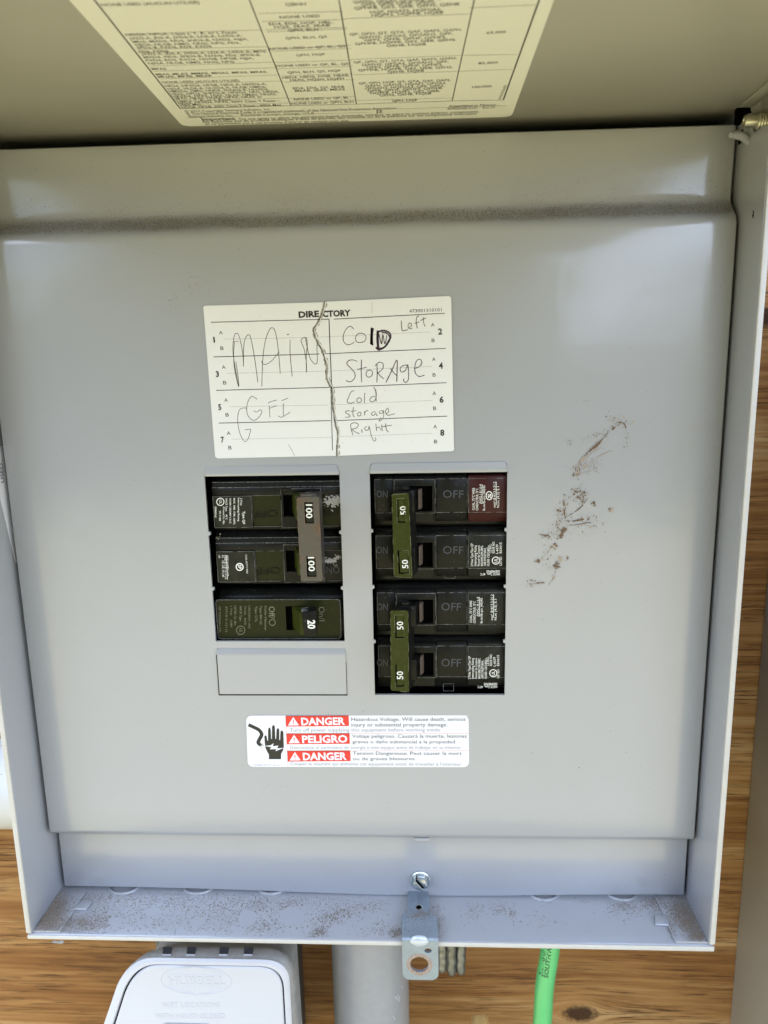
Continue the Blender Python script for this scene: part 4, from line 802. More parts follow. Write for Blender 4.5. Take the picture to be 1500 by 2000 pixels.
def tie_handle(parent, quad, yf, yb, sidex, m_front, m_side, wins, txt, down, tsz, bar_name='handle_tie'):
    """bar joining two toggles: front face given by 4 photo corners at depth yf, sides run back to yb"""
    c = [on(u, v_, yf) for u, v_ in quad]   # TL TR BR BL
    x0 = (c[0].x, c[3].x); x1 = (c[1].x, c[2].x)
    from mathutils.geometry import delaunay_2d_cdt
    ctr = sum((p for p in c), Vector()) / 4
    # rounded outline with real recessed windows
    o = []
    for i in range(4):
        a, b, d = c[i - 1], c[i], c[(i + 1) % 4]; u = (a - b).normalized() * .9; w_ = (d - b).normalized() * .9
        for k in range(4): t = k / 3; o.append((b + u) * (1 - t) ** 2 + b * 2 * t * (1 - t) + (b + w_) * t * t)
    P2 = [Vector((p.x, p.z)) for p in o]; E = [(i, (i + 1) % len(P2)) for i in range(len(P2))]; W = []
    for wq in wins:
        q_ = [on(u, v_, yf) for u, v_ in wq]; b0 = len(P2); pts_ = [Vector((p.x, p.z)) for p in q_]; P2 += pts_; E += [(b0 + i, b0 + (i + 1) % 4) for i in range(4)]; W.append(pts_)
    vv, ee, ff, *_ = delaunay_2d_cdt(P2, E, [], 1, 1e-5)
    def inside(p, poly):
        r_ = False
        for i in range(len(poly)):
            a, b = poly[i], poly[i - 1]
            if (a.y > p.y) != (b.y > p.y) and p.x < (b.x - a.x) * (p.y - a.y) / (b.y - a.y) + a.x: r_ = not r_
        return r_
    bm = BM(); A = [bm.verts.new((p.x, yf, p.y)) for p in vv]
    for f in ff:
        g_ = Vector((sum(vv[i].x for i in f) / 3, sum(vv[i].y for i in f) / 3))
        if any(inside(g_, w_) for w_ in W): continue
        bm.faces.new([A[i] for i in f]).material_index = 0
    for w_ in W:          # window walls and floor
        for i in range(4):
            a, b = w_[i], w_[(i + 1) % 4]
            bm.faces.new([bm.verts.new((a.x, yf, a.y)), bm.verts.new((b.x, yf, b.y)), bm.verts.new((b.x, yf + .9, b.y)), bm.verts.new((a.x, yf + .9, a.y))]).material_index = 1
    sh = Vector((sidex, yb - yf, 0))
    n = len(o)
    for i in range(n):
        a, b = o[i], o[(i + 1) % n]; t_ = 1.0
        a2 = a + Vector((0, .5, 0)) ; b2 = b + Vector((0, .5, 0)); oa = (a - ctr); ob = (b - ctr)
        a2 += Vector((oa.x, 0, oa.z)).normalized() * .25; b2 += Vector((ob.x, 0, ob.z)).normalized() * .25
        bm.faces.new([bm.verts.new(a), bm.verts.new(b), bm.verts.new(b2), bm.verts.new(a2)]).material_index = 0
        bm.faces.new([bm.verts.new(a2), bm.verts.new(b2), bm.verts.new(b2 + sh), bm.verts.new(a2 + sh)]).material_index = 1
    bmesh.ops.remove_doubles(bm, verts=bm.verts[:], dist=.002); bmesh.ops.recalc_face_normals(bm, faces=bm.faces[:])
    h = build(bar_name, bm, [m_front, m_side], parent, smooth=30)
    bm = BM()
    loops_ = [[Vector((p.x, yf - .02, p.z)) for p in o]] + [[Vector((p.x, yf - .02, p.y)) for p in w_] for w_ in W]
    for lp in loops_:
        for i in range(len(lp)):
            a, b = lp[i], lp[(i + 1) % len(lp)]; m_ = max(1, int((b - a).length / 2.2))
            for k in range(m_):
                if random.random() < .35: continue
                tube(bm, [a.lerp(b, k / m_), a.lerp(b, (k + .95) / m_)], random.uniform(.04, .11), 5)
    build('scuffed_edge', bm, 'rim_worn' if m_front != 'worn' else 'rust_worn', h)['kind'] = 'stuff'  # scuffs that also paint in highlights along the face edges
    for w_ in W:
        cw = sum(w_, Vector((0, 0))) / 4; bm = BM()
        for k_, (yy_, kk) in enumerate(((yf + .85, 1.0), (yf + .45, .86))):  # black backing shows past the shifted insert as a painted recess shadow
            fc = bm.faces.new([bm.verts.new((cw.x + (p.x - cw.x) * (kk - .06 * k_) + .22 * k_, yy_, cw.y + (p.y - cw.y) * (kk if not k_ else .93) + .12 * k_)) for p in w_]); fc.material_index = k_; fc.normal_update()
            if fc.normal.y > 0: fc.normal_flip()
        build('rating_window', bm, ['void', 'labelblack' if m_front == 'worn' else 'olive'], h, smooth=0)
    for (a, b, hh) in tsz:
        s = Sheet((0, yf + .4, 0), (0, -1, 0)); s.text(txt, a, b, hh, 'white_ink', .012, 0); s.done('rating_number', h)
    return h
PW = 25.4
# ---- 50 A breakers of the right column
def breaker50(ztop, label, quad, wins, nums, top_pts, maroon, base_v):
    t = thing('double_pole_breaker', label, 'circuit breaker', (30, 9, ztop - PW * 2), 'double pole breakers rated 50')
    dv = 109.3
    for k in range(2):
        zt = ztop - PW * k - 1.6; zb = zt - 21.8; v0 = base_v + dv * k       # v0 = photo row of the pole's top pad edge
        bm = BM(); prism(bm, [(1.9, yy, z) for z, yy in ((zt + 1.4, 12), (zt + 1.3, 6.5), (zt - .6, 4.6), (zb - .6, 4.6), (zb - 1.7, 6.4), (zb - 1.8, 12))], (60.5, 0, 0), bev=.3, seg=1)
        pole = build('pole', bm, 'black', t)
        bm = BM(); seg(bm, 2.6, 10.9, zt, zb + .8, 2.4); build('on_pad', bm, 'black2', pole)
        # frame round the toggle slot, four pieces with a true hole
        bm = BM(); fx0, fx1, y = 11.3, 28.9, 1.2
        hz1, hz0 = zt - 4.6, zt - 15.9
        prism(bm, [(fx0, yy, z) for z, yy in ((zt, 9), (zt - .2, y + 1.5), (zt - 1.4, y), (hz1, y), (hz1, 9))], (fx1 - fx0, 0, 0), bev=.15, seg=1)
        prism(bm, [(fx0 + .6, yy, z) for z, yy in ((hz0, 9), (hz0, y), (zb + .6, y + 1.0), (zb, 9))], (fx1 - fx0 - 1.2, 0, 0), bev=.15, seg=1)
        box(bm, fx1 - 1.1, fx1, y, 9, hz0 + .0, hz1 - .0); box(bm, fx0, fx0 + 3.5, y, 9, hz0, hz1); build('toggle_frame', bm, 'black2', pole)
        bm = BM(); prism(bm, [(20.0, -5, hz1 - .8), (21.3, 1, hz1 - .8), (21.3, 8.4, hz1 - .8), (15.4, 8.4, hz1 - .8), (13.5, -5, hz1 - .8)], (0, 0, -9.7), bev=.25); build('toggle_arm', bm, 'black', pole)
        bm = BM(); box(bm, fx0 + 3.5, fx1 - 1.1, 4.25, 4.5, hz0, hz1); build('slot_shade_plate', bm, 'void', pole)  # black plate painted in place of the deep slot's shade
        bm = BM(); prism(bm, [(21.6, -1, hz1 - 1.3), (23.2, 2.0, hz1 - 1.3), (23.8, 8.4, hz1 - 1.3), (21.4, 8.4, hz1 - 1.3)], (0, 0, -8.8), bev=.2); build('toggle', bm, 'brownpl', pole)
        bm = BM(); seg(bm, 29.3, 43.0, zt + .3, zb + .6, 2.2); build('off_pad', bm, 'black2', pole)
        bm = BM(); seg(bm, 43.5, 60.9, zt + .2, zb + .3, 1.6, top=1.0); pad = build('label_pad', bm, 'maroon' if (maroon and k == 0) else 'labelblack', pole)
        for (a, b, yy) in ((2.6, 10.9, 2.4), (29.3, 43.0, 2.2), (43.5, 60.9, 1.6), (fx0, fx1, 1.2)): edges_of(a, b, zt, zb + .6, yy, 4.6, 'scuffed_edge', pole)
        Y_ = 2.2
        moulded_text('OFF', pole, (865 - (3 if ztop < 10 else 0), v0 + 36), (905 - (5 if ztop < 10 else 0), v0 + 37), 15, Y_); moulded_text('ON', pole, (735 + (1 if ztop < 10 else 0), v0 + 35), (757, v0 + 36), 13, 2.4)
        if k == 1:
            s = Sheet((0, 4.4, 0), (0, -1, 0)); u0 = 869 if ztop > 10 else 866; 
            for a, b in (((0, 0), (20, 0)), ((20, 0), (20, 14)), ((20, 14), (0, 14)), ((0, 14), (0, 0))): s.line((u0 + a[0], v0 + 70 + a[1]), (u0 + b[0], v0 + 70 + b[1]), .16, 'edge', .12)
            s.done('moulded_mark', pole)
        # white print, reads upwards
        s = Sheet((0, 1.55, 0), (0, -1, 0), lambda u, v_, v0=v0: (u - (0 if ztop > 10 else 5), v_ + v0 - 936.0)); W_ = 'white_ink'
        if k == 0:
            s.text('CU/AL, 75°C WIRE', (927, 996), (927, 953), 4.6, W_, .004); s.text('CONDUCTEUR, 75°C', (934, 997), (934, 954), 4.6, W_, .004)
            s.text('AWG | 8 | 6-4', (940.5, 984), (940.5, 946), 4.4, W_); s.text('lb-in/lb-po |40|45', (947.5, 997), (947.5, 948), 4.6, W_); s.line((941.6, 984), (941.6, 946), .2, W_)
            s.text('mm² |8.4|13.3-21.2', (968, 991), (968, 941), 4.6, W_); s.text('N.m |4.5| 5.1', (975, 991), (975, 950), 4.6, W_); s.line((969.2, 986), (969.2, 941), .2, W_)
            if maroon: s.stroke([(960 + 0 + 6 * math.cos(i * .42) - 4.5, 968 + 8 * math.sin(i * .42)) for i in range(16)], .35, W_, .06); s.text('S', (959, 973), (959, 964), 6, W_, .02)
        else:
            for t_, u, a, b in (('2 Poles Type/Tipo QP', 924, 997, 952), ('Interrupting Rating', 930.5, 996, 956), ('Pouvoir de Coupure', 937, 996, 956), ('MAX.RMS.SYM.AMPS.', 943.5, 996, 956), ('AMP.SYM.EFF.MAX.', 949.5, 996, 960), ('10,000 120/240V~', 956, 996, 956), ('C.B. ENCL.', 960, 971, 953), ('ISSUE NO.', 966, 971, 948), ('L-6639', 973, 972, 954), ('E63615', 980, 971, 950), ('LISTED', 980, 995, 978)): s.text(t_, (u, a), (u, b), 4.6, W_, .003)
            s.stroke([(968.5 + 7.0 * math.cos(i * .42), 985.5 + 7.0 * math.sin(i * .42)) for i in range(16)], .34, W_, .06); s.text('UL', (971.5, 990), (971.5, 981), 6, W_, .01)
            s.text('SIEMENS', (976, 1004.5), (950, 1004.5), 4.6, W_, .006); s.text('HACR Type,  40°C', (976, 1010), (938, 1010), 4.4, W_, .004)
        s.done('printed_text', pad)
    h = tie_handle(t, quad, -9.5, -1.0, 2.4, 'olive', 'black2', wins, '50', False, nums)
    p = [on(u, v_, -8) for u, v_ in top_pts]; c0 = sum((q_ for q_ in p), Vector()) / len(p)
    bm = BM(); lathe(bm, (c0.x, -5.0, max(q_.z for q_ in p) + .1), (0, 0, 1), [(1.9, -.6), (1.9, .35), (1.3, .35), (1.2, -.4), (.01, -.4)], 20); build('pin_boss', bm, 'black2', h)
    return t
b1 = breaker50(51.5, 'upper black breaker rated 50 in the right column, with a maroon label', [(765, 966), (798, 964), (805, 1129), (770, 1126)],
    [[(775, 974), (791, 973), (793, 1021), (776, 1021)], [(776, 1075), (797, 1075), (800, 1121), (779, 1121)]],
    [((794, 1005), (792.5, 988), 11.5), ((797.5, 1110), (796.5, 1093), 11.5)], [(771, 955), (812, 957)], True, 936)
b2 = breaker50(-.3, 'lower black breaker rated 50 at the bottom right column, with a dark label', [(763, 1193.5), (797, 1193.5), (798.5, 1352), (763.6, 1348)],
    [[(771, 1201), (789, 1201), (789, 1247), (772, 1247)], [(772, 1298), (789, 1298), (789, 1341), (773, 1342)]],
    [((788, 1229.5), (787, 1213.5), 12), ((787.5, 1327), (787, 1311), 12)], [(774, 1181), (810, 1181)], False, 1156)
# ---- 100 A main breaker, left column (turned the other way)
t = thing('double_pole_breaker', 'black main breaker rated 100 with a worn brown tie handle, upper left column', 'circuit breaker', (-42, 9, 0))
for k in range(2):
    zt = 51.2 - 3.4 - PW * k; zb = zt - 21.3; v0 = 943 + 111.5 * k; du = 5.5 * k
    bm = BM(); prism(bm, [(-70.2, yy, z) for z, yy in ((zt + 2.8, 12), (zt + 2.7, 8.2), (zt + .2, 5.0), (zb - .6, 5.0), (zb - 1.3, 6.4), (zb - 1.4, 12))], (59.5, 0, 0), bev=.3, seg=1)
    pole = build('pole', bm, 'black', t)
    bm = BM(); prism(bm, [(-69.9, yy, z) for z, yy in ((zt + .6, 9), (zt + .4, 3.9), (zt - .1, 3.5), (zt - 2.3, 3.5), (zt - 2.6, 3.0), (zt - 5.9, 3.0), (zt - 6.3, 3.4), (zt - 6.3, 9))], (59.3, 0, 0), bev=.15, seg=1); build('top_rail', bm, 'black2', pole)
    bm = BM(); prism(bm, [(-69.6, yy, z) for z, yy in ((zt - 6.25, 9), (zt - 6.1, 2.4), (zb + .9, 2.4), (zb + .3, 3), (zb + .1, 9))], (17.1, 0, 0), bev=.2, seg=1); pad = build('label_pad', bm, 'labelblack', pole)
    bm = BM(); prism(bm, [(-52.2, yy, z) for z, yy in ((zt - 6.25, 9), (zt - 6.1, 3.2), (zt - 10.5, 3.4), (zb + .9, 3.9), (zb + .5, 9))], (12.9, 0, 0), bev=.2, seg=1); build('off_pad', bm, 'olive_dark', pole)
    fx0, fx1 = -39.0, -21.3; hz1, hz0 = zt - 4.3, zt - 15.6; bm = BM()
    box(bm, fx0, fx1, 2.0, 9, hz1, zt - 3.0, .15, 1); box(bm, fx0, fx1, 2.0, 9, zb + .4, hz0, .15, 1); box(bm, fx0, fx0 + .9, 2.02, 9, hz0 + .02, hz1 - .02); box(bm, fx1 - 6, fx1, 2.02, 9, hz0 + .02, hz1 - .02); build('toggle_frame', bm, 'black2', pole)
    bm = BM(); box(bm, fx0 + .9, fx1 - 6, 4.6, 4.9, hz0, hz1); build('slot_shade_plate', bm, 'void', pole)  # slot depth is shallow; its darkness is this black plate
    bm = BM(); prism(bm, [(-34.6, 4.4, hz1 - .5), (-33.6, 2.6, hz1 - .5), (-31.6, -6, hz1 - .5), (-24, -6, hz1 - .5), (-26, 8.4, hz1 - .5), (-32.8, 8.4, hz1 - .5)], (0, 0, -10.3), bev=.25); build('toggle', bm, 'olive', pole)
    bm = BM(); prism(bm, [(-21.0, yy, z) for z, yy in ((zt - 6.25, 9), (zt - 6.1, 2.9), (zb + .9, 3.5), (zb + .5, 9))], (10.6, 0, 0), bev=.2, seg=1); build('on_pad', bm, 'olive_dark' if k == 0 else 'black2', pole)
    for (a, b, yy, top, low) in ((-69.6, -52.5, 2.4, 6.2, .9), (-52.2, -39.3, 3.2, 6.2, 1), (fx0, fx1, 2.0, 3.1, .6), (-21, -10.5, 3.0, 6.2, 1)): edges_of(a, b, zt, zb, yy, low, 'scuffed_edge', pole, top)
    bm = BM()
    for zz in (zt - .1, zt - 2.4):
        x = -69.8
        while x < -12: l = random.uniform(1, 5); box(bm, x, x + l * .9, 3.42 if zz > zt - 1 else 2.95, 3.6, zz - random.uniform(.04, .14), zz + random.uniform(.04, .14)); x += l
    build('scuffed_edge', bm, 'edge', pole)['kind'] = 'stuff'
    s = Sheet((0, 3.1, 0), (0, -1, 0)); s.text('OFF', (541 + du, v0 + 53), (495 + du, v0 + 55), 14, 'black', -.006, .1); s.done('moulded_letters', pole)
    s = Sheet((0, 2.85, 0), (0, -1, 0)); s.text('ON', (660 + du * .5, v0 + 52), (632 + du, v0 + 52), 13, 'black' if k == 0 else 'moulded', -.006, .1); s.done('moulded_letters', pole)
    c8 = crop(400, 920, 5.357); s = Sheet((0, 2.35, 0), (0, -1, 0), c8); W_ = 'white_ink'
    if k == 0:
        for t_, u, a, b, h, bo in (('Type QP', 396, 420, 556, 25, .012), ('2 Pole', 372, 282, 360, 19, .006), ('Interrupting Rating', 346, 280, 524, 18, .006), ('MAX. RMS. SYM. AMPS.', 300, 282, 560, 18, .008), ('10,000 120/240 V.A.C.', 258, 284, 552, 18, .008), ('HACR Type,    40°C', 218, 286, 508, 18, .006), ('® Listed Cir. Bkr.', 190, 372, 560, 18, .004), ('YF-7180', 150, 412, 520, 18, .006), ('SIEMENS', 104, 370, 486, 17, .01)): s.text(t_, (u, a), (u, b), h, W_, bo)
        s.stroke([(163 + 38 * math.cos(i * .33), 322 + 38 * math.sin(i * .33)) for i in range(20)], .34, W_, .06); s.text('UL', (152, 300), (152, 345), 28, W_, 0)
    else:
        s.text('CU/AL 60/75°C WIRE', (424, 874), (436, 1070), 17, W_, 0)
        for t_, u, a, b in (('AWG | 4 AWG-1 | 1/0', 228, 880, 1096), ('INLB| 5 | 6 | 7 | 8 | 9 |10', 204, 880, 1130), ('IN.   50 | 60 | 70 | 80', 178, 880, 1108), ('LB.', 142, 880, 914)): s.text(t_, (u, a), (u + 6, b), 18, W_, 0)
        s.line((224, 880), (238, 1134), .2, W_); s.line((180, 960), (245, 958), .15, W_); s.line((182, 1010), (250, 1008), .15, W_)
        s.stroke([(365 + 36 * math.cos(i * .33), 1003 + 36 * math.sin(i * .33)) for i in range(20)], .5, W_, .06); s.text('SP', (348, 980), (352, 1026), 32, W_, .03)
    s.done('printed_text', pad)
# worn paint on the on-pads
s = Sheet((0, 2.75, 0), (0, -1, 0), crop(400, 920, 5.357)); 
def scuff(cx, cy, sx, sy, n, r):
    for _ in range(n):
        u, v_ = cx + random.gauss(0, sx), cy + random.gauss(0, sy); p = s.P(u, v_, random.uniform(.0, .06)); k = random.randint(4, 7); rr = r * random.uniform(.4, 1.2); ph = random.random() * 6
        s.poly3([p + Vector((rr * math.cos(ph + 6.283 * i / k), 0, rr * math.sin(ph + 6.283 * i / k) * random.uniform(.5, 1))) for i in range(k)], 'scratch')
M['scratch'] = mat('scraped_white_paint', (.38, .37, .35), .7, noise=(2500, .6, (.18, .17, .16)))
scuff(1330, 322, 40, 22, 150, .55); scuff(1390, 300, 14, 24, 60, .5); scuff(1325, 420, 8, 8, 6, .3)
scuff(1280, 935, 12, 14, 30, .35); scuff(1340, 930, 28, 12, 60, .35); scuff(1390, 905, 16, 12, 40, .35); scuff(1310, 950, 30, 8, 30, .3); scuff(1370, 985, 14, 16, 14, .2)
s.done('paint_scrape', t)['kind'] = 'stuff'
tie_handle(t, [(579, 973), (622, 971), (630, 1135), (588, 1136)], -10.5, 1.5, -.2, 'worn', 'worn', [[(593.5, 980), (611.5, 980), (613.5, 1023), (595.5, 1023)], [(598, 1086), (616.5, 1086), (618.5, 1127), (599.5, 1127)]], '100', True,
    [((597.5, 985), (598, 1012), 12), ((601.5, 1088), (603, 1116), 12)])
bm = BM(); p = on(601, 964, -8); lathe(bm, (p.x, -6.5, p.z - 1.2), (0, 0, 1), [(3.8, -.5), (3.8, .9), (3.2, 1.2), (1.4, 1.2), (1.3, .4), (.01, .4)], 24); 
for v_ in bm.verts: v_.co.y = -6.5 + (v_.co.y + 6.5) * .8
build('pin_boss', bm, 'worn', t)
# ---- 20 A single pole
t = thing('single_pole_breaker', 'black single pole breaker rated 20 with worn grey printing, bottom of the left column', 'circuit breaker', (-42, 9, -24))
zt = on(500, 1170, 4).z; zb = on(500, 1246, 4).z
bm = BM(); prism(bm, [(-70.6, yy, z) for z, yy in ((zt + 3.6, 12), (zt + 3.5, 8.4), (zt + 1.0, 5.2), (zb - .4, 5.2), (zb - .8, 12))], (60, 0, 0), bev=.3, seg=1); build('pole_case', bm, 'black', t)
fl, fr = on(421, 1170, 3).x, on(664, 1170, 3).x
hz1, hz0 = on(560, 1184, 3).z, on(560, 1231, 3).z; hx0, hx1 = on(558, 1200, 3).x, on(590, 1200, 3).x
bm = BM(); y = 3.0
for a, b, c, d in ((fl, hx0, zb, zt), (hx1, fr, zb, zt), (hx0 - .01, hx1 + .01, hz1, zt), (hx0 - .01, hx1 + .01, zb, hz0)): prism(bm, [(a, y, c), (b, y, c), (b, y, d), (a, y, d)], (0, 5.5, 0))
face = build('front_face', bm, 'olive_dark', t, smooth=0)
bm = BM(); rp = rrect(fl, fr, zb, zt, 1.6, 5); tube(bm, [(x, y - .02, z) for x, z in rp] + [(rp[0][0], y - .02, rp[0][1])], .14, 6, caps=False); build('face_edge', bm, 'edge', t)
bm = BM(); box(bm, hx0, hx1, 4.9, 5.1, hz0, hz1); build('slot_shade_plate', bm, 'void', t)  # flat black plate standing for shade inside the slot
bm = BM(); q0 = [on(605 - 9, 1185, -4), on(600, 1240, -4)]
p = [on(568, 1188, 3), on(590, 1188, 3)]
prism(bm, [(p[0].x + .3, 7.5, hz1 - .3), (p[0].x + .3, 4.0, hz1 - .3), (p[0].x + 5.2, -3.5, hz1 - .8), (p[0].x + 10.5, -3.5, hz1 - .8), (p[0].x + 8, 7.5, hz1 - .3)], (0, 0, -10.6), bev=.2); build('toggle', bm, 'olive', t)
qd = [on(u, v_, -8.5) for u, v_ in ((590, 1196), (617, 1193), (619, 1243), (594, 1244))]
bm = BM(); prism(bm, qd, (-.6, 6.5, 0), bev=.35, seg=2); hd = build('handle', bm, 'black', t)
bm = BM(); tp = on(598, 1188, -5); lathe(bm, (tp.x + .3, -4.6, tp.z - .9), (0, 0, 1), [(2.6, -.4), (2.6, .45), (1.0, .45), (.9, -.1), (.01, -.1)], 20); build('pin_boss', bm, 'edge', t)
s = Sheet((0, -8.52, 0), (0, -1, 0)); s.text('20', (601, 1211), (601.5, 1228), 14, 'white_ink', .03, .06); s.done('rating_number', hd)
s = Sheet((0, 2.96, 0), (0, -1, 0), crop(400, 1140, 5.1724)); G = 'grey_ink'
for t_, u, a, b, h, bo in (('Off/', 648, 228, 350, 58, .006), ('Cutler-Hammer', 604, 222, 475, 22, .004), ('Type BR120', 556, 222, 412, 22, .004), ('Type CTL', 508, 225, 388, 22, .003), ('120/240V~AC', 440, 222, 455, 20, .0), ('CU/AL   5WD', 398, 225, 418, 20, .0), ('HACR Type', 352, 226, 376, 22, .004), ('LISTED Cir. Bkr.', 298, 222, 425, 20, .003), ('1 Pole    3389', 258, 226, 438, 20, .0), ('E7719-T-13112', 208, 232, 490, 20, .003), ('GP TAIWAN OD', 140, 228, 490, 22, .0)): s.text(t_, (u, a), (u, b), h, G, bo)
s.text('On/I', (1150, 232), (1152, 378), 60, G, -.006)
s.stroke([(682 + 30 * math.cos(i * .35), 392 + 30 * math.sin(i * .35)) for i in range(19)], .30, G, .06)
s.stroke([(363 + 42 * math.cos(i * .33), 470 + 42 * math.sin(i * .33)) for i in range(20)], .28, G, .06); s.text('UL', (350, 448), (350, 492), 30, G, 0)
s.done('printed_text', face)

# ------------------------------------------------------------------ things below and beside the panel
# white in-use outlet cover
out_ = thing('outlet_cover', 'white weatherproof outlet cover with embossed oval logo and four vent slots, below the panel', 'outlet cover', (-92, 40, -300))
YF = -2.0
zt1 = on(400, 1872, YF).z; zbt = -330
PL1, PL2, PR1 = on(233, 1912, YF), on(203, 2000, YF), on(566, 1915, YF)
x0t = PL1.x; x1t = PR1.x; slope = (PL2.x - PL1.x) / (PL2.z - PL1.z)
xl = lambda z: PL1.x + slope * (z - PL1.z)
def quad_arc(a, b, c, n=10): return [((1 - t) ** 2 * a[0] + 2 * t * (1 - t) * b[0] + t * t * c[0], (1 - t) ** 2 * a[1] + 2 * t * (1 - t) * b[1] + t * t * c[1]) for t in [i / n for i in range(n + 1)]]
zl = zt1 - 13
ol = [(x1t, zbt)] + quad_arc((x1t, zl), (x1t, zt1), (x1t - 13, zt1)) + quad_arc((xl(zt1) + 15, zt1), (xl(zt1) + 1.5, zt1), (xl(zl - 4), zl - 4)) + [(xl(zbt), zbt)]
yb_ = at(420, 1846, (0, 0, zt1 - 1.5), (0, 0, 1)).y
bm = BM(); rings = []; cxm = (x0t + x1t) / 2
for yy, gl, gr, gt in ((YF, 0, 0, 0), (YF + .8, -1.2, -1.0, -.8), (YF + 2.0, -.2, .6, -.3), (yb_ * .55, -2.5, 2.2, -.6), (yb_, -9, -2.5, -1.5), (yb_ + 3, -11, -6, -6), (yb_ + 22, -12, -7, -7)):
    rg = []
    for x, z in ol:
        k = min(1, abs(x - cxm) / 35); top_ = max(0, min(1, (z - (zt1 - 18)) / 18)) if z > zbt + 1 else 0
        rg.append(bm.verts.new((x + (gr if x > cxm else -gl) * k * (1 if x <= cxm else (1 if gr > 0 else top_)), yy, z + gt * top_)))
    rings.append(rg)
n = len(ol)
for a, b in zip(rings, rings[1:]):
    for i in range(n - 1): bm.faces.new((a[i], a[i + 1], b[i + 1], b[i])).material_index = 0
bmesh.ops.recalc_face_normals(bm, faces=bm.faces[:])
body = build('cover_body', bm, 'dirty_plastic', out_, smooth=60)
def inset(o, d):
    cx = (x0t + x1t) / 2; w0 = (x1t - x0t) / 2
    return [(cx + (x - cx) * (w0 - d) / w0, (z - d if z > zbt + 1 else z)) for x, z in o]
bm = BM(); o1, o2 = ol, inset(ol, 3.4)
A1 = [bm.verts.new((x, YF, z)) for x, z in o1]; A2 = [bm.verts.new((x, YF - 1.0, z)) for x, z in inset(ol, .9)]; A3 = [bm.verts.new((x, YF - 1.0, z)) for x, z in inset(ol, 2.9)]; A4 = [bm.verts.new((x, YF + .6, z)) for x, z in o2]
for a, b in ((A1, A2), (A2, A3), (A3, A4)):
    for i in range(n - 1): bm.faces.new((a[i], a[i + 1], b[i + 1], b[i]))
bmesh.ops.recalc_face_normals(bm, faces=bm.faces[:]); build('rim', bm, 'white_plastic', out_, smooth=50)
bm = BM(); o3 = inset(ol, 3.9); rgs = [[bm.verts.new((x, yy, z)) for x, z in inset(ol, d)] for d, yy in ((3.8, YF + .8), (3.9, YF - .5), (4.5, YF - 1.0))]
for a, b in zip(rgs, rgs[1:]):
    for i in range(n - 1): bm.faces.new((a[i], a[i + 1], b[i + 1], b[i]))
bm.faces.new(rgs[-1]); bmesh.ops.recalc_face_normals(bm, faces=bm.faces[:])
bm.normal_update()
if sum(f.normal.y * f.calc_area() for f in bm.faces) > 0: bmesh.ops.reverse_faces(bm, faces=bm.faces[:])
flap = build('flap', bm, 'white_plastic', out_, smooth=30)
bm = BM(); rgs = [[bm.verts.new((x, YF + .3, z)) for x, z in inset(ol, d)] for d in (3.3, 4.0)]
for i in range(n - 1): bm.faces.new((rgs[0][i], rgs[0][i + 1], rgs[1][i + 1], rgs[1][i]))
build('flap_gap', bm, 'void', out_, smooth=0)
# embossed oval globe logo and lettering, raised
LY = YF - 1.0; lc = crop(200, 1820, 3.75)
bm = BM(); C0 = on(200 + 686 / 3.75, 1820 + 357 / 3.75, LY); rx = abs(on(200 + 942 / 3.75, 1915, LY).x - on(200 + 428 / 3.75, 1915, LY).x) / 2; rz = abs(on(383, 1820 + 256 / 3.75, LY).z - on(383, 1820 + 460 / 3.75, LY).z) / 2
el = lambda a, k=1.0, kz=1.0: (C0.x + rx * k * math.cos(a), LY, C0.z + rz * kz * math.sin(a))
tube(bm, [el(i * 2 * math.pi / 48) for i in range(49)], .17, 6, caps=False)
for kk in (.12, .32, .52, .70, .86):
    for sg in (1, -1):
        for a0, a1 in ((.50, .97), (-.97, -.50)):
            pts_ = []
            for i in range(9):
                zz = a0 + (a1 - a0) * i / 8; pts_.append((C0.x + sg * rx * kk * math.sqrt(max(0, 1 - zz * zz)), LY, C0.z + rz * zz * .97))
            tube(bm, pts_, .11, 5)
for zz in (.42, -.42):
    ww = rx * math.sqrt(1 - zz * zz) * .93; tube(bm, [(C0.x - ww, LY, C0.z + rz * zz), (C0.x + ww, LY, C0.z + rz * zz)], .11, 5)
build('oval_logo', bm, 'white_plastic', flap, smooth=60)
def raised(txt, a, b, h, bold=.01, hgt=.2):
    s = Sheet((0, LY - hgt, 0), (0, -1, 0), lc); s.text(txt, a, b, h, 'white_plastic', bold, 0)
    r_ = bmesh.ops.extrude_face_region(s.bm, geom=s.bm.faces[:]); 
    for e_ in r_['geom']:
        if isinstance(e_, bmesh.types.BMVert): e_.co.y += hgt + .05
    return build('raised_letters', s.bm, ['white_plastic'], flap, smooth=0)
raised('HUBBELL', (485, 391), (902, 391), 62, .02); raised('WET LOCATIONS', (440, 556), (866, 552), 36, .006, .15); raised('WITH HOOD CLOSED', (385, 636), (902, 636), 36, .006, .15)
bm = BM(); p0_, p1_ = on(315, 1999, LY), on(415, 2000, LY); rr_ = rrect(p0_.x, p1_.x, p0_.z - 22, p0_.z + .6, 3, 5)
prism(bm, [(x, LY - .6, z) for x, z in rr_], (0, .8, 0), bev=.25); build('latch', bm, 'dirty_plastic', flap)
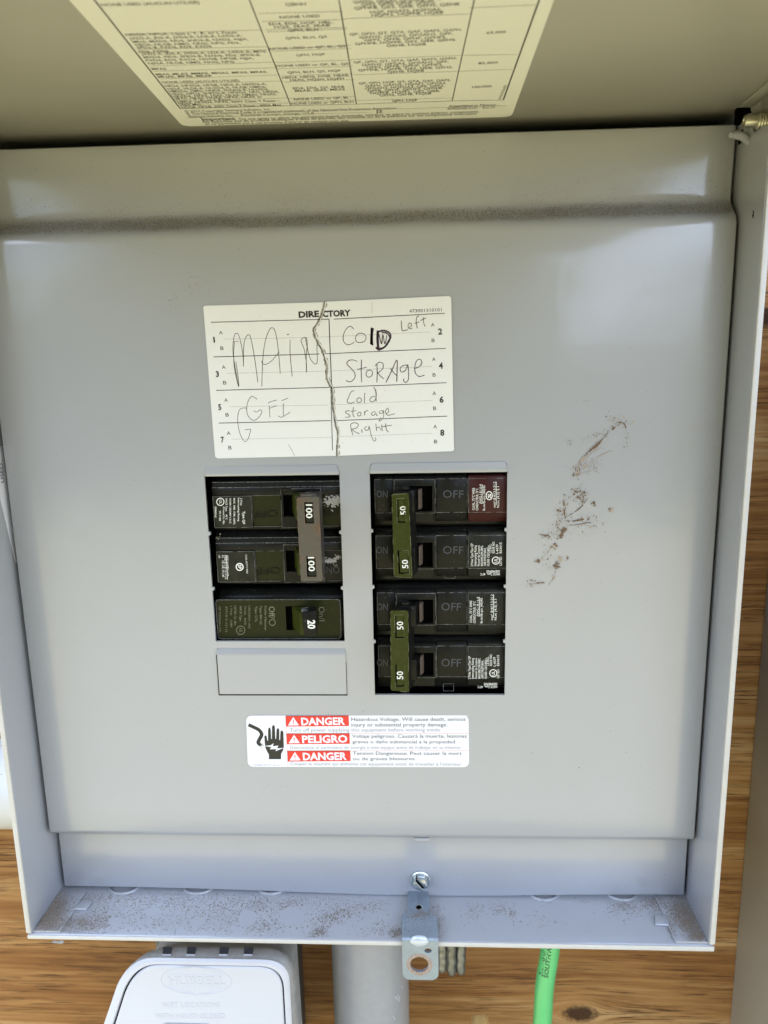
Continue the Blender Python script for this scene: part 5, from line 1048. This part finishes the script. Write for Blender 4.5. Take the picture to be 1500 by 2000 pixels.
# vent slots on the top face
for u in (326, 373, 437, 485):
    pa, pb = at(u, 1851, (0, 0, zt1 - .4), (0, 0, 1)), at(u, 1865, (0, 0, zt1 - .4), (0, 0, 1)); bm = BM()
    prism(bm, [(pa.x - 1.9, pa.y, zt1 - 1.5), (pa.x + 2.7, pa.y, zt1 - 1.5), (pb.x + 2.0, pb.y, zt1 - 1.5), (pb.x - 2.2, pb.y, zt1 - 1.5)], (0, 0, 1.6)); build('vent_slot', bm, 'slot', body)
    bm = BM(); box(bm, pb.x - 2.4, pb.x + 2.2, pb.y - .5, pb.y, zt1 - 1, zt1 + .2, .1, 1); build('slot_lip', bm, 'white_plastic', body)
# grey box behind the outlet cover
bx = thing('outlet_box', 'grey outlet box painted darker as ledge shadow, against the plywood, behind the white outlet cover', 'outlet box', (-92, 70, -300))
xa, xb = on(322, 1838, 60).x, on(570, 1845, 60).x
bm = BM(); box(bm, xa, xb, 44, WALLY - .3, -330, -196, 3, 4); build('box_body', bm, 'box_grey', bx)
bm = BM(); p = on(430, 1838, 42); cyl(bm, (p.x, 48, p.z + 2), (0, -1, 0), 3.6, 7, 20); build('box_hub', bm, 'box_grey', bx)
# grey vertical conduit
cdt = thing('grey_conduit', 'thick grey plastic conduit dropping vertically from under the panel beside the hasp', 'conduit', (-8.6, 45, -600))
bm = BM(); cyl(bm, (-8.6, 45, -1230), (0, 0, 1), 21.6, 1230 - 168, 64); build('pipe', bm, 'pvc', cdt, smooth=40)
bm = BM(); lathe(bm, (-8.6, 45, -172), (0, 0, 1), [(22, -12), (26, -12), (26.4, -11), (26.4, 4), (21, 6)], 48); build('collar', bm, 'pvc', cdt)
bm = BM()
for u, v0, u2, v2 in ((772, 1946, 776, 1952), (776, 1943, 781, 1950), (770, 1948, 775, 1946), (768, 1985, 772, 1992), (785, 1925, 786, 1930), (778, 1950, 780, 1956)):
    y = 45 - math.sqrt(21.7 ** 2 - (on(u, v0, 25).x + 8.6) ** 2) if abs(on(u, v0, 25).x + 8.6) < 21 else 30
    p, q_ = on(u, v0, y - .1), on(u2, v2, y - .1); tube(bm, [p, q_], .2, 5)
build('scratch_mark', bm, 'white_plastic', cdt)
# white horizontal pipe at the left
wp = thing('white_pipe', 'white plastic pipe meeting the left side of the panel horizontally', 'pipe', (-400, 45, -125))
bm = BM(); cyl(bm, (-890, 45, -125.2), (1, 0, 0), 23.6, 890 - 166.5, 56); build('pipe', bm, 'pvc_white', wp, smooth=40)
# green wire with print
gw = thing('ground_wire', 'green insulated ground wire with black lettering coming down below the panel', 'wire', (88, 32, -260))
p0_, p1_ = on(1075.5, 1847, 32), on(1059, 2000, 32); wd = 5.1
pts_ = [p0_ + (p0_ - p1_) * .8 + Vector((0, 6, 0)), p0_ + Vector((.3, 1.5, 0)), p0_ * .5 + p1_ * .5 + Vector((-.9, 0, 0)), p1_, p1_ + (p1_ - p0_) * 1.2 + Vector((1.5, 2, 0)), p1_ + (p1_ - p0_) * 4 + Vector((14, 20, 0))]
cm = []
for i in range(len(pts_) - 1):
    q4 = [pts_[max(i - 1, 0)], pts_[i], pts_[i + 1], pts_[min(i + 2, len(pts_) - 1)]]
    for k in range(8):
        t = k / 8; cm.append(.5 * (2 * q4[1] + (q4[2] - q4[0]) * t + (2 * q4[0] - 5 * q4[1] + 4 * q4[2] - q4[3]) * t * t + (3 * q4[1] - q4[0] - 3 * q4[2] + q4[3]) * t ** 3))
bm = BM(); tube(bm, cm, wd, 32); build('insulation', bm, 'green', gw, smooth=60)
s = Sheet((0, 32 - wd - .1, 0), (0, -1, 0))
s.text('SOUTHWIRE  ST', (1070.5, 1912), (1085, 1815), 8, 'ink', .015); s.text('2-AWG UNITED  WE', (1061, 1912), (1073.5, 1815), 7, 'ink', .015)
for v_ in s.bm.verts:                       # wrap the print round the wire
    best = min(range(len(cm) - 1), key=lambda i: abs((cm[i].z + cm[i + 1].z) / 2 - v_.co.z)); ax, bx_ = cm[best], cm[best + 1]; t = (v_.co.z - ax.z) / (bx_.z - ax.z); c_ = ax.lerp(bx_, t)
    dx = max(-wd * .93, min(wd * .93, (v_.co.x - c_.x) * 1.0)); v_.co.x = c_.x + dx; v_.co.y = c_.y - math.sqrt(wd ** 2 - dx ** 2) - .12
s.done('printed_text', gw)
# cast ribbed clamp
cf = thing('cable_clamp', 'ribbed silver cable clamp with three lobes hanging just right of the hasp', 'clamp', (38, 50, -250))
for i, (ua, ub, vb, rr) in enumerate(((853, 874, 1899, 2.9), (872, 891, 1906, 2.8), (889, 909, 1903, 2.9))):
    yy = 50 - (1.5 if i == 1 else 0); a, b = on((ua + ub) / 2 + (0 if i < 2 else 2), 1830, yy), on((ua + ub) / 2, vb - 2, yy)
    n = 16; bm = BM(); w0 = abs(on(ub, 1880, yy).x - on(ua, 1880, yy).x) / 2
    pts_ = [a + (b - a) * (k / n) + Vector((.25 * math.sin(k * 1.3 + i), 0, 0)) for k in range(n + 1)]
    tube(bm, pts_, lambda k: w0 * (1.0 + .03 * math.sin(k * 1.9 + i * 2) - (.45 if k == n else (.1 if k == n - 1 else 0))), 16)
    build('lobe', bm, 'cast', cf, smooth=70)
bm = BM(); a = on(855, 1835, 52); b = on(908, 1835, 52); box(bm, a.x - 1, b.x + 1, 50, 62, a.z, a.z + 10, 1.5, 2); build('clamp_bridge', bm, 'cast', cf)
# brass fitting at the bottom edge
br = thing('brass_clamp', 'brass ground clamp top just showing at the bottom edge below the silver clamp', 'brass clamp', (46, 40, -300))
c0 = on(932, 2012, 40)
bm = BM(); lathe(bm, (c0.x, 40, c0.z - 8), (0, -.25, 1), [(7.5, -30), (7.6, 4), (6.8, 6.2), (5.2, 7.2), (.01, 7.6)], 32)
build('clamp_screw', bm, 'brass', br, smooth=40)
bm = BM(); cc = on(938, 2006, 36); prism(bm, [(cc.x - 5.0, 35, cc.z - 1.6), (cc.x - 2.2, 35, cc.z + .6), (cc.x + 3.6, 35.5, cc.z + .4), (cc.x + 5.4, 36, cc.z - 1.4), (cc.x - 2, 33, cc.z - 3.4)], (0, 8, 1.0), bev=.5); build('clamp_jaw', bm, 'brass', br)
# taupe cabinet at the right: its left side faces us
cb = thing('metal_cabinet', 'taupe painted metal cabinet side along the right edge of the plywood', 'cabinet', (300, 30, -500))
bm = BM(); x0 = 216.2; box(bm, x0, x0 + 300, -60, WALLY - .3, -900, 130, 1.2, 2); build('cabinet_body', bm, 'cabinet', cb)
# nail-head smear on the wood
bm = BM(); c_ = on(112, 1840, WALLY - .3); prism(bm, [(c_.x + k[0], WALLY - .25, c_.z + k[1]) for k in ((-4.4, -.6), (-2, 1.0), (1, .4), (3.4, 1.6), (4.6, .2), (3, -1.4), (-1, -1.0))], (0, .2, 0)); build('caulk_smear', bm, 'pvc', board)
